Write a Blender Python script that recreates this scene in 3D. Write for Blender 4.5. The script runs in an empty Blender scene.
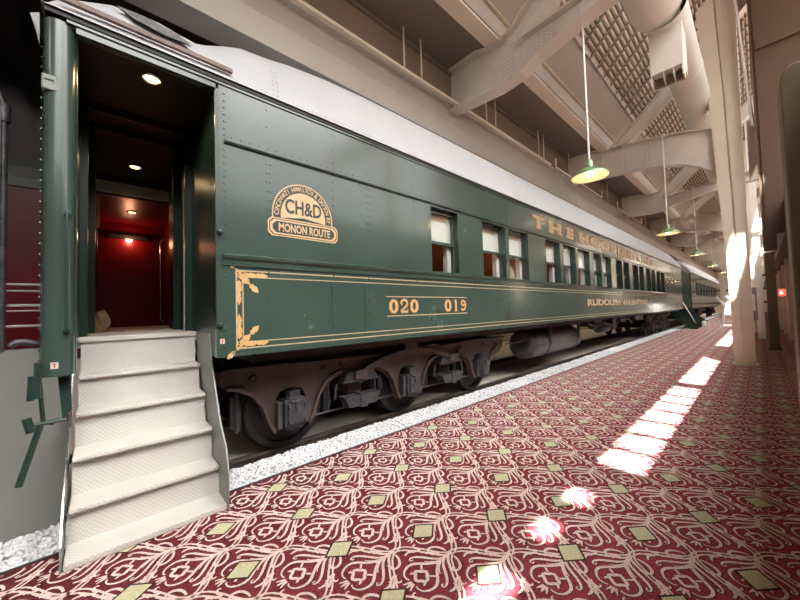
import bpy, bmesh, math, random
import numpy as np
from mathutils import Vector, Matrix, Euler
random.seed(7); rng = np.random.default_rng(7)
PI = math.pi
scene = bpy.context.scene
COL = scene.collection

# ------------------------------------------------------------------ materials
def nt_mat(name):
    m = bpy.data.materials.new(name); m.use_nodes = True
    nt = m.node_tree; b = nt.nodes['Principled BSDF']
    return m, nt, b
def setp(b, **k):
    names = dict(color='Base Color', rough='Roughness', metal='Metallic', spec='Specular IOR Level', coat='Coat Weight', coatr='Coat Roughness', trans='Transmission Weight', alpha='Alpha', ecol='Emission Color', estr='Emission Strength', ior='IOR')
    for a, v in k.items():
        if names[a] in b.inputs:
            b.inputs[names[a]].default_value = (*v, 1) if isinstance(v, tuple) else v
def coords(nt, scale=1.0):
    tc = nt.nodes.new('ShaderNodeTexCoord'); mp = nt.nodes.new('ShaderNodeMapping')
    mp.inputs['Scale'].default_value = scale if isinstance(scale, tuple) else (scale,)*3
    nt.links.new(tc.outputs['Object'], mp.inputs['Vector']); return mp.outputs[0]
RS = 1.45
def mat(name, color, rough=.5, metal=0, var=.12, vscale=3.0, bump=0.0, bscale=40.0, coat=0, spec=.5, stretch=(1,1,1), color2=None, rvar=0.0):
    m, nt, b = nt_mat(name)
    setp(b, rough=rough, metal=metal, coat=coat, coatr=.12, spec=spec)
    v = coords(nt, tuple(vscale*s for s in stretch))
    n = nt.nodes.new('ShaderNodeTexNoise'); n.inputs['Scale'].default_value = 1; n.inputs['Detail'].default_value = 5
    nt.links.new(v, n.inputs['Vector'])
    r = nt.nodes.new('ShaderNodeValToRGB')
    c2 = color2 or tuple(c*(1-var) for c in color); c1 = tuple(min(1, c*(1+var)) for c in color) if color2 is None else color
    r.color_ramp.elements[0].position = .32; r.color_ramp.elements[1].position = .68
    r.color_ramp.elements[0].color = (*c2, 1); r.color_ramp.elements[1].color = (*c1, 1)
    nt.links.new(n.outputs['Fac'], r.inputs[0]); nt.links.new(r.outputs[0], b.inputs['Base Color'])
    if rvar:
        mr = nt.nodes.new('ShaderNodeMapRange'); mr.inputs['To Min'].default_value = max(0, rough-rvar); mr.inputs['To Max'].default_value = rough+rvar
        nt.links.new(n.outputs['Fac'], mr.inputs['Value']); nt.links.new(mr.outputs[0], b.inputs['Roughness'])
    if bump:
        n2 = nt.nodes.new('ShaderNodeTexNoise'); n2.inputs['Detail'].default_value = 3
        v2 = coords(nt, tuple(bscale*s for s in stretch)); n2.inputs['Scale'].default_value = 1
        nt.links.new(v2, n2.inputs['Vector'])
        bp = nt.nodes.new('ShaderNodeBump'); bp.inputs['Strength'].default_value = bump; bp.inputs['Distance'].default_value = .01
        nt.links.new(n2.outputs['Fac'], bp.inputs['Height']); nt.links.new(bp.outputs[0], b.inputs['Normal'])
    return m
def emis(name, color, strength, base=(0.8, 0.8, 0.8)):
    m, nt, b = nt_mat(name); setp(b, color=base, ecol=color, estr=strength, rough=.4); return m

M = {}
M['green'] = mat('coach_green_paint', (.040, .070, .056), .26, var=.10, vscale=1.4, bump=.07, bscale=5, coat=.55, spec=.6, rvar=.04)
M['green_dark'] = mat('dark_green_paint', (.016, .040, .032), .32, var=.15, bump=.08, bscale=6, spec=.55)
M['roof_white'] = mat('roof_white_paint', (.62, .64, .66), .5, var=.03, bump=.06, bscale=9)
M['gold'] = mat('gold_leaf_paint', (.58, .36, .155), .42, var=.12, vscale=22)
M['gold_pale'] = mat('pale_gold_lining', (.46, .37, .22), .45, var=.1, vscale=8)
M['gold_field'] = mat('emblem_tan_paint', (.62, .42, .235), .45, var=.07, vscale=20)
M['rust'] = mat('letter_rust_shade', (.26, .095, .035), .5, var=.12, vscale=15)
M['black'] = mat('black_paint', (.012, .012, .012), .55, var=.2)
M['brown_ceiling'] = mat('dark_brown_lacquer', (.020, .012, .009), .28, var=.2, coat=.3)
M['iron_brown'] = mat('truck_brown_paint', (.080, .052, .043), .55, var=.25, vscale=7, bump=.35, bscale=45)
M['iron_black'] = mat('oily_black_iron', (.065, .063, .068), .40, var=.35, vscale=12, bump=.5, bscale=60, metal=.3)
M['tank'] = mat('tank_grey_iron', (.10, .092, .095), .38, var=.35, vscale=5, bump=.25, bscale=25, metal=.3)
M['wheel'] = mat('wheel_steel', (.030, .026, .026), .45, var=.25, metal=.4, bump=.2)
M['rail'] = mat('rail_steel', (.15, .12, .10), .42, metal=.6, var=.25, vscale=8)
M['pit'] = mat('dusty_pit_floor', (.82, .73, .62), .9, var=.12, bump=.2)
M['pitwall'] = mat('beige_painted_masonry', (.84, .73, .61), .85, var=.08, vscale=2, bump=.1)
M['greywall'] = mat('grey_painted_panel', (.20, .205, .19), .6, var=.06, vscale=2)
M['stone'] = mat('white_marble_chips', (.66, .66, .68), .6, var=.12, vscale=30)
M['stonebed'] = mat('pale_chip_bed', (.42, .42, .44), .9, var=.25, vscale=60, bump=.8, bscale=70)
M['steelpaint'] = mat('warm_grey_steel_paint', (.56, .52, .46), .5, var=.05, vscale=2, bump=.06, bscale=20)
M['pinkbeam'] = mat('pinkish_beige_paint', (.37, .33, .285), .55, var=.05, vscale=1.5, bump=.06, bscale=18)
M['creamsteel'] = mat('cream_steel_paint', (.64, .57, .45), .5, var=.05, vscale=1.5, bump=.05)
M['soffit'] = mat('taupe_soffit_paint', (.145, .122, .098), .75, var=.07, vscale=1.2, bump=.05)
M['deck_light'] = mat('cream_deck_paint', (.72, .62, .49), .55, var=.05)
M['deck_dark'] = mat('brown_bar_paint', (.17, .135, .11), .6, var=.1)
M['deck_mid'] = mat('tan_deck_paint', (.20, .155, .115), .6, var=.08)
M['brickbrown'] = mat('brick_brown_paint', (.34, .19, .11), .8, var=.1)
M['palegrey'] = mat('pale_grey_paint', (.50, .52, .54), .5, var=.05)
M['letter_tan'] = mat('worn_tan_lettering', (.42, .315, .19), .5, var=.2, vscale=9)
M['duct'] = mat('beige_duct_paint', (.58, .55, .50), .45, var=.04, vscale=1.5)
M['whitepaint'] = mat('white_trim_paint', (.75, .74, .70), .5, var=.04)
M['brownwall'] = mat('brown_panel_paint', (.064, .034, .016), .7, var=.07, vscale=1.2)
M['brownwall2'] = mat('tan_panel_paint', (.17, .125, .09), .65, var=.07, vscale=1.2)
M['colpaint'] = mat('yellow_beige_column_paint', (.16, .122, .072), .55, var=.06, vscale=1.5)
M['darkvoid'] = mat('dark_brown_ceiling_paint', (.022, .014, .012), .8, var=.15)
M['maroon'] = mat('maroon_gloss_paint', (.13, .004, .007), .35, var=.12, coat=0, spec=.3)
M['lampgreen'] = mat('green_enamel', (.10, .20, .08), .3, var=.1, coat=.4)
M['lampin'] = mat('cream_enamel_inside', (.82, .70, .50), .4, var=.03)
M['steelpipe'] = mat('light_conduit', (.62, .60, .57), .35, metal=.3, var=.05)
M['chrome'] = mat('polished_steel', (.55, .55, .56), .22, metal=1, var=.05)
M['leadgrey'] = mat('stringer_grey_green_paint', (.22, .245, .215), .4, var=.15, vscale=5, bump=.1)
M['statue'] = mat('white_plaster', (.88, .88, .88), .6, var=.03, bump=.1)
M['paper'] = mat('tan_paper', (.46, .30, .16), .8, var=.12, vscale=12)
M['blind'] = mat('white_roller_blind', (.82, .80, .75), .8, var=.03, vscale=4)
M['blindtop'] = mat('tan_blind_top', (.60, .47, .33), .8, var=.06)
M['intred'] = mat('warm_interior_wood', (.30, .095, .045), .5, var=.25, vscale=4)
M['intdark'] = mat('dark_interior_wood', (.085, .035, .022), .5, var=.2, vscale=4)
M['plate'] = mat('number_plate_pink', (.62, .50, .46), .5, var=.1, vscale=30)
M['platered'] = mat('plate_red_mark', (.45, .05, .04), .5, var=.1)
M['gutter'] = mat('brown_gutter_paint', (.21, .15, .125), .5, var=.1)
M['patch'] = mat('slate_patch', (.20, .21, .22), .8, var=.25, vscale=30, bump=.4)
M['redsign'] = emis('red_sign_glow', (1, .06, .04), 2.5, (.5, .02, .02))
M['signwhite'] = emis('white_sign_mark', (1, .85, .8), 4.0)
M['lampglow'] = emis('warm_lamp_glow', (1, .60, .22), 6)
M['lampglow2'] = emis('warm_bulb_glow', (1, .80, .50), 7)
M['redlamp'] = emis('small_orange_lamp', (1, .45, .18), 30)
M['greybox'] = mat('grey_metal_box', (.22, .20, .19), .5, var=.1)
# glass
m, nt, b = nt_mat('window_glass'); nt.nodes.remove(b)
g1 = nt.nodes.new('ShaderNodeBsdfTransparent'); g1.inputs[0].default_value = (.93, .95, .94, 1); g2 = nt.nodes.new('ShaderNodeBsdfGlossy'); g2.inputs['Roughness'].default_value = .03
lw = nt.nodes.new('ShaderNodeLayerWeight'); lw.inputs[0].default_value = .5; pw = nt.nodes.new('ShaderNodeMath'); pw.operation = 'POWER'; pw.inputs[1].default_value = 5; nt.links.new(lw.outputs['Facing'], pw.inputs[0])
fr = nt.nodes.new('ShaderNodeMath'); fr.operation = 'MULTIPLY_ADD'; fr.inputs[1].default_value = .45; fr.inputs[2].default_value = .035; nt.links.new(pw.outputs[0], fr.inputs[0]); gm = nt.nodes.new('ShaderNodeMixShader')
nt.links.new(fr.outputs[0], gm.inputs[0]); nt.links.new(g1.outputs[0], gm.inputs[1]); nt.links.new(g2.outputs[0], gm.inputs[2]); nt.links.new(gm.outputs[0], nt.nodes['Material Output'].inputs[0]); M['glass'] = m
# pullman body with sheen of dust: deeper letterboard keeps same green

m, nt, b = nt_mat('added_light_diffuser'); nt.nodes.remove(b)  # translucent sheet for the light panel added in the high roof
tb = nt.nodes.new('ShaderNodeBsdfTranslucent'); tb.inputs[0].default_value = (.80, .80, .79, 1)
nt.links.new(tb.outputs[0], nt.nodes['Material Output'].inputs[0]); M['diffuser'] = m
m, nt, b = nt_mat('dim_fill_panel'); nt.nodes.remove(b)  # dimmer translucent sheet, toned down for the added panel over the far track
tb = nt.nodes.new('ShaderNodeBsdfTranslucent'); tb.inputs[0].default_value = (.17, .155, .135, 1)
nt.links.new(tb.outputs[0], nt.nodes['Material Output'].inputs[0]); M['dimpanel'] = m

def mathn(nt, op, a, b=None, c=None):
    n = nt.nodes.new('ShaderNodeMath'); n.operation = op
    for i, x in enumerate((a, b, c)):
        if x is None: continue
        if isinstance(x, (int, float)): n.inputs[i].default_value = x
        else: nt.links.new(x, n.inputs[i])
    return n.outputs[0]
def diamond_plate():
    m, nt, b = nt_mat('cream_diamond_tread_plate')
    setp(b, rough=.5)
    tc = nt.nodes.new('ShaderNodeTexCoord'); sp = nt.nodes.new('ShaderNodeSeparateXYZ')
    nt.links.new(tc.outputs['Object'], sp.inputs[0])
    v = mathn(nt, 'ADD', sp.outputs[0], sp.outputs[2]); u = sp.outputs[1]
    s = 1/.030
    a = mathn(nt, 'MULTIPLY', mathn(nt, 'ADD', u, v), s); c = mathn(nt, 'MULTIPLY', mathn(nt, 'SUBTRACT', u, v), s)
    par = mathn(nt, 'MODULO', mathn(nt, 'ADD', mathn(nt, 'ADD', mathn(nt, 'FLOOR', a), mathn(nt, 'FLOOR', c)), 4000), 2)
    fa = mathn(nt, 'ABSOLUTE', mathn(nt, 'SUBTRACT', mathn(nt, 'FRACT', mathn(nt, 'ADD', a, 500)), .5))
    fc = mathn(nt, 'ABSOLUTE', mathn(nt, 'SUBTRACT', mathn(nt, 'FRACT', mathn(nt, 'ADD', c, 500)), .5))
    b1 = mathn(nt, 'MULTIPLY', mathn(nt, 'LESS_THAN', fa, .17), mathn(nt, 'LESS_THAN', fc, .46))
    b2 = mathn(nt, 'MULTIPLY', mathn(nt, 'LESS_THAN', fc, .17), mathn(nt, 'LESS_THAN', fa, .46))
    sel = mathn(nt, 'ADD', mathn(nt, 'MULTIPLY', par, b1), mathn(nt, 'MULTIPLY', mathn(nt, 'SUBTRACT', 1, par), b2))
    bp = nt.nodes.new('ShaderNodeBump'); bp.inputs['Strength'].default_value = 1.0; bp.inputs['Distance'].default_value = .003
    nt.links.new(sel, bp.inputs['Height']); nt.links.new(bp.outputs[0], b.inputs['Normal'])
    mx = nt.nodes.new('ShaderNodeMix'); mx.data_type = 'RGBA'
    n = nt.nodes.new('ShaderNodeTexNoise'); n.inputs['Scale'].default_value = 6; n.inputs['Detail'].default_value = 5
    nt.links.new(tc.outputs['Object'], n.inputs['Vector'])
    mx.inputs[6].default_value = (.50, .475, .43, 1); mx.inputs[7].default_value = (.68, .65, .61, 1)
    nt.links.new(mathn(nt, 'ADD', mathn(nt, 'MULTIPLY', sel, .55), mathn(nt, 'MULTIPLY', n.outputs['Fac'], .6)), mx.inputs[0])
    nt.links.new(mx.outputs[2], b.inputs['Base Color'])
    return m
M['tread'] = diamond_plate()

def carpet_mat(name, c1, c2, rough=.95):
    m, nt, b = nt_mat(name); setp(b, rough=rough, spec=.15)
    v = coords(nt, (260, 60, 60)); n = nt.nodes.new('ShaderNodeTexNoise'); n.inputs['Scale'].default_value = 1; n.inputs['Detail'].default_value = 2
    nt.links.new(v, n.inputs['Vector'])
    r = nt.nodes.new('ShaderNodeValToRGB'); r.color_ramp.elements[0].position = .38; r.color_ramp.elements[1].position = .62
    r.color_ramp.elements[0].color = (*c1, 1); r.color_ramp.elements[1].color = (*c2, 1)
    nt.links.new(n.outputs['Fac'], r.inputs[0]); nt.links.new(r.outputs[0], b.inputs['Base Color'])
    bp = nt.nodes.new('ShaderNodeBump'); bp.inputs['Strength'].default_value = .5; bp.inputs['Distance'].default_value = .003
    nt.links.new(n.outputs['Fac'], bp.inputs['Height']); nt.links.new(bp.outputs[0], b.inputs['Normal'])
    return m
M['c_red'] = carpet_mat('carpet_crimson_pile', (.25, .035, .052), (.50, .09, .125))
M['c_pink'] = carpet_mat('carpet_blush_pile', (.58, .37, .34), (.80, .60, .56))
M['c_dark'] = carpet_mat('carpet_dark_outline', (.035, .015, .015), (.08, .025, .025))
M['c_gold'] = carpet_mat('carpet_olive_gold_pile', (.42, .39, .24), (.58, .54, .36))

# ------------------------------------------------------------------ mesh builder
class MB:
    def __init__(s): s.v = []; s.f = []; s.mi = []; s.sm = []; s.k = 0
    def add(s, vs, fs, smooth=False):
        o = len(s.v); s.v += [tuple(p) for p in vs]
        for f in fs: s.f.append(tuple(i+o for i in f)); s.mi.append(s.k); s.sm.append(smooth)
        return s
    def box(s, x0, x1, y0, y1, z0, z1):
        x0, x1 = min(x0, x1), max(x0, x1); y0, y1 = min(y0, y1), max(y0, y1); z0, z1 = min(z0, z1), max(z0, z1)
        return s.add([(x0,y0,z0),(x1,y0,z0),(x1,y1,z0),(x0,y1,z0),(x0,y0,z1),(x1,y0,z1),(x1,y1,z1),(x0,y1,z1)],
            [(0,3,2,1),(4,5,6,7),(0,1,5,4),(1,2,6,5),(2,3,7,6),(3,0,4,7)])
    def prism(s, poly, a, b, axis='x', smooth=False):
        # poly in the other two axes (cyclic order), extruded from a to b
        def P(p, t):
            return {'x': (t, p[0], p[1]), 'y': (p[0], t, p[1]), 'z': (p[0], p[1], t)}[axis]
        n = len(poly); vs = [P(p, a) for p in poly]+[P(p, b) for p in poly]
        s.add(vs, [(i, (i+1) % n, n+(i+1) % n, n+i) for i in range(n)], smooth)
        vs2 = vs; s.add(vs2, [tuple(range(n))[::-1], tuple(range(n, 2*n))]); return s
    def tube(s, pts, r, n=8, caps=True, smooth=True):
        pts = [Vector(p) for p in pts]; rs = r if isinstance(r, (list, tuple)) else [r]*len(pts)
        vs = []; up = None
        for i, p in enumerate(pts):
            d = (pts[min(i+1, len(pts)-1)]-pts[max(i-1, 0)]).normalized()
            if up is None: up = Vector((0,0,1)) if abs(d.z) < .9 else Vector((1,0,0))
            a = d.cross(up).normalized(); bb = a.cross(d).normalized(); up = bb
            for k in range(n):
                t = 2*PI*k/n; vs.append(p+a*math.cos(t)*rs[i]+bb*math.sin(t)*rs[i])
        fs = [(i*n+k, i*n+(k+1) % n, (i+1)*n+(k+1) % n, (i+1)*n+k) for i in range(len(pts)-1) for k in range(n)]
        s.add(vs, fs, smooth)
        if caps: s.add(vs, [tuple(range(n))[::-1], tuple(range((len(pts)-1)*n, len(pts)*n))])
        return s
    def lathe(s, prof, c, axis='z', n=24, smooth=True):
        # prof: (r, h)
        vs = []
        for r, h in prof:
            for k in range(n):
                t = 2*PI*k/n; a, b = r*math.cos(t), r*math.sin(t)
                vs.append({'z': (c[0]+a, c[1]+b, c[2]+h), 'x': (c[0]+h, c[1]+a, c[2]+b), 'y': (c[0]+a, c[1]+h, c[2]+b)}[axis])
        m = len(prof); return s.add(vs, [(i*n+k, i*n+(k+1) % n, (i+1)*n+(k+1) % n, (i+1)*n+k) for i in range(m-1) for k in range(n)], smooth)
    def rivet(s, p, nrm, r=.006, n=6):
        if r < .0125: r *= 1.45
        nrm = Vector(nrm); a = nrm.orthogonal().normalized(); b = nrm.cross(a); p = Vector(p); vs = []
        for rr, hh in ((r, 0), (r*.75, r*.5)):
            for k in range(n):
                t = 2*PI*k/n; vs.append(p+a*rr*math.cos(t)+b*rr*math.sin(t)+nrm*hh)
        vs.append(p+nrm*r*.75)
        return s.add(vs, [(k, (k+1) % n, n+(k+1) % n, n+k) for k in range(n)]+[(n+k, n+(k+1) % n, 2*n) for k in range(n)], True)
    def build(s, name, mats, parent=None, bevel=0, kind=None, label=None):
        me = bpy.data.meshes.new(name)
        me.from_pydata(s.v, [], s.f); me.update()
        if not isinstance(mats, (list, tuple)): mats = [mats]
        for mm in mats: me.materials.append(mm)
        me.polygons.foreach_set('material_index', s.mi); me.polygons.foreach_set('use_smooth', s.sm)
        bm = bmesh.new(); bm.from_mesh(me)
        bmesh.ops.remove_doubles(bm, verts=bm.verts, dist=1e-5)
        bmesh.ops.recalc_face_normals(bm, faces=bm.faces)
        for e in bm.edges:
            if len(e.link_faces) == 2 and e.calc_face_angle(0) > .75: e.smooth = False
        bm.to_mesh(me); bm.free()
        o = bpy.data.objects.new(name, me); COL.objects.link(o)
        if parent: o.parent = parent
        if bevel:
            md = o.modifiers.new('bevel', 'BEVEL'); md.width = bevel; md.segments = 2; md.limit_method = 'ANGLE'; md.angle_limit = math.radians(50)
        if kind: o['kind'] = kind
        if label: o['label'] = label
        return o
def thing(name, label, cat, loc=(0,0,0), group=None):
    o = bpy.data.objects.new(name, None); COL.objects.link(o); o.location = loc; o.empty_display_size = .2
    o['label'] = label; o['category'] = cat
    if group: o['group'] = group
    return o
def tag(o, label, cat, group=None, kind=None):
    o['label'] = label; o['category'] = cat
    if group: o['group'] = group
    if kind: o['kind'] = kind
    return o
def local(o, parent):  # keep world coords when parent has a location
    o.matrix_parent_inverse = Matrix.Translation(-Vector(parent.location)); return o
def P_(mb, name, m, parent, **k):
    o = mb.build(name, m, parent, **k)
    root = parent
    off = Vector((0,0,0))
    while root is not None:
        off += Vector(root.location); root = root.parent if root.parent else None
    # children meshes are written in world coordinates; shift vertices by the root position
    if off.length > 1e-9: o.data.transform(Matrix.Translation(-off))
    return o
def text_mb(mb, s, size, place, depth=.002, offset=0.0, align='LEFT', spacing=1.0, xscale=1.0):
    """adds extruded lettering; place maps (u, v, w) -> world"""
    cu = bpy.data.curves.new('txt', 'FONT'); cu.body = s; cu.size = size; cu.align_x = align; cu.offset = offset
    cu.space_character = spacing; cu.extrude = depth; cu.resolution_u = 3
    o = bpy.data.objects.new('txt', cu); COL.objects.link(o)
    dg = bpy.context.evaluated_depsgraph_get(); dg.update()
    me = bpy.data.meshes.new_from_object(o.evaluated_get(dg))
    vs = [place(v.co.x*xscale, v.co.y, v.co.z) for v in me.vertices]
    mb.add(vs, [tuple(p.vertices) for p in me.polygons])
    bpy.data.objects.remove(o); bpy.data.meshes.remove(me); bpy.data.curves.remove(cu)
def ribbon(mb, pts, w, place, z=0, taper=True, n=None):
    """flat ribbon along 2D pts of width w"""
    pts = [Vector(p) for p in pts]; L = []; R = []
    for i, p in enumerate(pts):
        d = (pts[min(i+1, len(pts)-1)]-pts[max(i-1, 0)]).normalized(); nn = Vector((-d.y, d.x))
        t = i/(len(pts)-1); ww = w*(1 if not taper else (.45+.55*math.sin(PI*min(1, t*1.15+.1))))
        L.append(p+nn*ww/2); R.append(p-nn*ww/2)
    vs = [place(p.x, p.y, z) for p in L+R]; k = len(pts)
    mb.add(vs, [(i, i+1, k+i+1, k+i) for i in range(k-1)])
def bez(p0, p1, p2, p3, n=8):
    out = []
    for i in range(n+1):
        t = i/n; a = (1-t)**3; b = 3*(1-t)**2*t; c = 3*(1-t)*t*t; d = t**3
        out.append((a*p0[0]+b*p1[0]+c*p2[0]+d*p3[0], a*p0[1]+b*p1[1]+c*p2[1]+d*p3[1]))
    return out

# ------------------------------------------------------------------ camera
R0 = Vector((0.66947801, 0.74226646, -0.0289775)); R1 = Vector((-0.04552477, 0.00206185, -0.99896108)); R2 = Vector((-0.74143556, 0.67010167, 0.03517188))
cam = bpy.data.cameras.new('camera'); cam.lens = 325/800*36; cam.sensor_width = 36; cam.clip_start = .02; cam.clip_end = 400
co = bpy.data.objects.new('camera', cam); COL.objects.link(co)
up = -R1; back = -R2
co.matrix_world = Matrix(((R0.x, up.x, back.x, 0), (R0.y, up.y, back.y, 0), (R0.z, up.z, back.z, 1.45), (0,0,0,1)))
scene.camera = co

# ================================================================== CARPET FLOOR
AX, AY = .4925, .4835; X0, Y0 = -1.8, 1.30 
def carpet():
    # motif drawn in (t across = X, s along = Y)
    W = .0165
    strokes = []
    def both(pts, w=W): strokes.append((pts, w)); strokes.append(([(-a, b) for a, b in pts], w))
    hs = AY/2
    # shared ogee network
    for q in (-1, 1):
        cv = []
        for s in np.linspace(-hs, hs, 17):
            dxs = -.123*2*PI/AY*math.sin(2*PI*s/AY); nn = math.hypot(1, dxs); wob = .0115+.004*math.sin(4*PI*s/AY+q)
            cv.append((.123*(1+math.cos(2*PI*s/AY))+q*wob/nn, s-q*wob*dxs/nn))
        strokes.append((cv, .0085, 0))
    for sg_ in (-1, 1):     # small hooked buds on the band
        strokes.append((bez((.205, .06*sg_), (.18, .075*sg_), (.165, .11*sg_), (.15, .10*sg_), 5), .010))
    # ring
    ring = []
    for k in range(17):
        t = 2*PI*k/16; r = .036*(1+.16*math.cos(4*t)); ring.append((r*math.cos(t)*1.05, -.02+r*math.sin(t)))
    strokes.append((ring, .014, False))
    both([(.03, .012), (.048, .03), (.055, .036)], .011); both([(.036, -.03), (.05, -.045), (.052, -.055)], .011)
    # inner ogee
    both(bez((.004, .115), (.03, .05), (.105, .03), (.10, -.03), 8)+bez((.10, -.03), (.09, -.09), (.045, -.10), (.028, -.085), 6)[1:], .013)
    # feathers from apex
    both(bez((.004, .17), (.02, .12), (.06, .11), (.105, .07), 7)+bez((.105, .07), (.135, .045), (.14, .015), (.125, .01), 5)[1:]+[(.114, .016), (.116, .028)], .0125)
    both(bez((.006, .205), (.02, .16), (.075, .15), (.125, .10), 7), .012)
    both(bez((.10, .115), (.095, .13), (.075, .14), (.06, .136), 4), .010)
    both(bez((.0, .15), (.012, .10), (.035, .08), (.062, .066), 5), .0105)
    strokes.append(([(0, .235), (0, .17), (0, .10)], .020))
    # lower scrolls
    both(bez((.215, -.02), (.17, -.02), (.13, -.05), (.135, -.085), 6)+bez((.135, -.085), (.14, -.11), (.168, -.108), (.166, -.088), 5)[1:]+[(.158, -.082)], .0125)
    both(bez((.17, .015), (.185, .045), (.17, .075), (.15, .07), 5), .011)
    both(bez((.10, -.115), (.085, -.145), (.05, -.15), (.048, -.125), 5)+[(.056, -.118)], .012)
    both(bez((.10, -.115), (.115, -.145), (.07, -.19), (.03, -.20), 6), .0125)
    both(bez((.012, -.085), (.008, -.10), (.022, -.115), (.026, -.13), 4), .010)
    strokes.append(([(0, -.085), (0, -.115), (0, -.135)], .011))
    V = []; F = []; MI = []
    def emit(pts, w, z, mi, taper, step=1):
        if step > 1: pts = [pts[int(round(q))] for q in np.linspace(0, len(pts)-1, max(2, (len(pts)-1)//step+1))]
        w = w*1.32
        P = np.array(pts, float); d = np.gradient(P, axis=0); d /= np.linalg.norm(d, axis=1)[:, None]+1e-9
        nrm = np.stack([-d[:, 1], d[:, 0]], 1); t = np.linspace(0, 1, len(P))
        ww = (w/2*(1 if not taper else (.5+.5*np.sin(PI*np.minimum(1, t*1.1+.12))))*np.ones(len(P)))
        if mi == 2: ww = ww+.0045
        o = sum(len(a) for a in V); k = len(P)
        A = np.concatenate([P+nrm*ww[:, None], P-nrm*ww[:, None]]); V.append(np.concatenate([A, np.full((2*k, 1), z)], 1))
        for i in range(k-1): F.append((o+i, o+i+1, o+k+i+1, o+k+i)); MI.append(mi)
    def motif(step):
        V.clear(); F.clear(); MI.clear()
        for q, st in enumerate(strokes): emit(st[0], st[1], .0006+q*1.5e-5, 2, len(st) < 3, step)
        for q, st in enumerate(strokes): emit(st[0], st[1], .0016+q*1.5e-5, 1, len(st) < 3, step)
        return np.concatenate(V), np.array(F), np.array(MI)
    near = motif(1); far = motif(3)
    # diamonds replace every second motif along the axis: drawn on top
    dv = []; df = []; dm = []
    for k, (a, b, z, mi) in enumerate(((.088, .106, .0026, 2), (.072, .089, .0030, 3))):
        dv += [(a, 0, z), (0, b, z), (-a, 0, z), (0, -b, z)]; df.append([4*k, 4*k+1, 4*k+2, 4*k+3]); dm.append(mi)
    dv = np.array(dv); df = np.array(df); dm = np.array(dm)
    allV = []; allF = []; allM = []; off = 0
    XL, XR, YA, YB = -3.0, 3.2, -2.2, 60
    # grid of motif centres: (X0 + i*AX/2, Y0 + j*AY/2) with i+j even
    for i in range(-8, 24):
        x = X0+i*AX/2
        for j in range(-16, 245):
            if (i+j) % 2: continue
            y = Y0+j*AY/2
            if x < XL+.0 - .25 or x > XR or y > YB or y < YA: continue
            if x > .7+.35*y: continue
            if y > 12 and x > 1.4: continue
            V, F, MI = near if y < 10 else far
            v = V.copy(); v[:, 0] += x; v[:, 1] += y
            keep = np.all(v[F][:, :, 0] > XL+.012, axis=1)
            f = F[keep]; allV.append(v); allF.append(f+off); allM.append(MI[keep]); off += len(v)
    # diamond lattice from the photo
    for a in range(-8, 14):
        for bb in range(-4, 122):
            if (a+bb) % 2: continue
            x = -2.046+a*.24625; y = .563+.02+bb*.4835
            if x < XL+.09 or x > XR or y > 60 or x > .7+.35*y: continue
            v = dv.copy(); v[:, 0] += x; v[:, 1] += y
            allV.append(v); allF.append(df+off); allM.append(dm); off += len(v)
    # base slab
    bx = np.array([(-3, -6, 0), (9, -6, 0), (9, 64, 0), (-3, 64, 0), (-3, -6, -.05), (9, -6, -.05), (9, 64, -.05), (-3, 64, -.05)], float)
    allV.append(bx); allF.append(np.array([(0,1,2,3),(7,6,5,4),(0,4,5,1),(1,5,6,2),(2,6,7,3),(3,7,4,0)])+off); allM.append(np.zeros(6, int)); off += 8
    VV = np.concatenate(allV); FF = np.concatenate(allF); MM = np.concatenate(allM)
    me = bpy.data.meshes.new('floor')
    me.vertices.add(len(VV)); me.vertices.foreach_set('co', VV.astype(np.float32).ravel())
    me.loops.add(FF.size); me.loops.foreach_set('vertex_index', FF.astype(np.int32).ravel())
    me.polygons.add(len(FF)); me.polygons.foreach_set('loop_start', np.arange(0, FF.size, 4, dtype=np.int32)); me.polygons.foreach_set('loop_total', np.full(len(FF), 4, np.int32))
    for k in ('c_red', 'c_pink', 'c_dark', 'c_gold'): me.materials.append(M[k])
    me.polygons.foreach_set('material_index', MM.astype(np.int32)); me.update(calc_edges=True); me.validate()
    o = bpy.data.objects.new('floor', me); COL.objects.link(o); o['kind'] = 'structure'
carpet()
mb = MB(); mb.box(-3.022, -3.0, -6, 64, -.06, .004); mb.build('trim_1', M['iron_black'], kind='structure')   # metal edging strip

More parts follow.
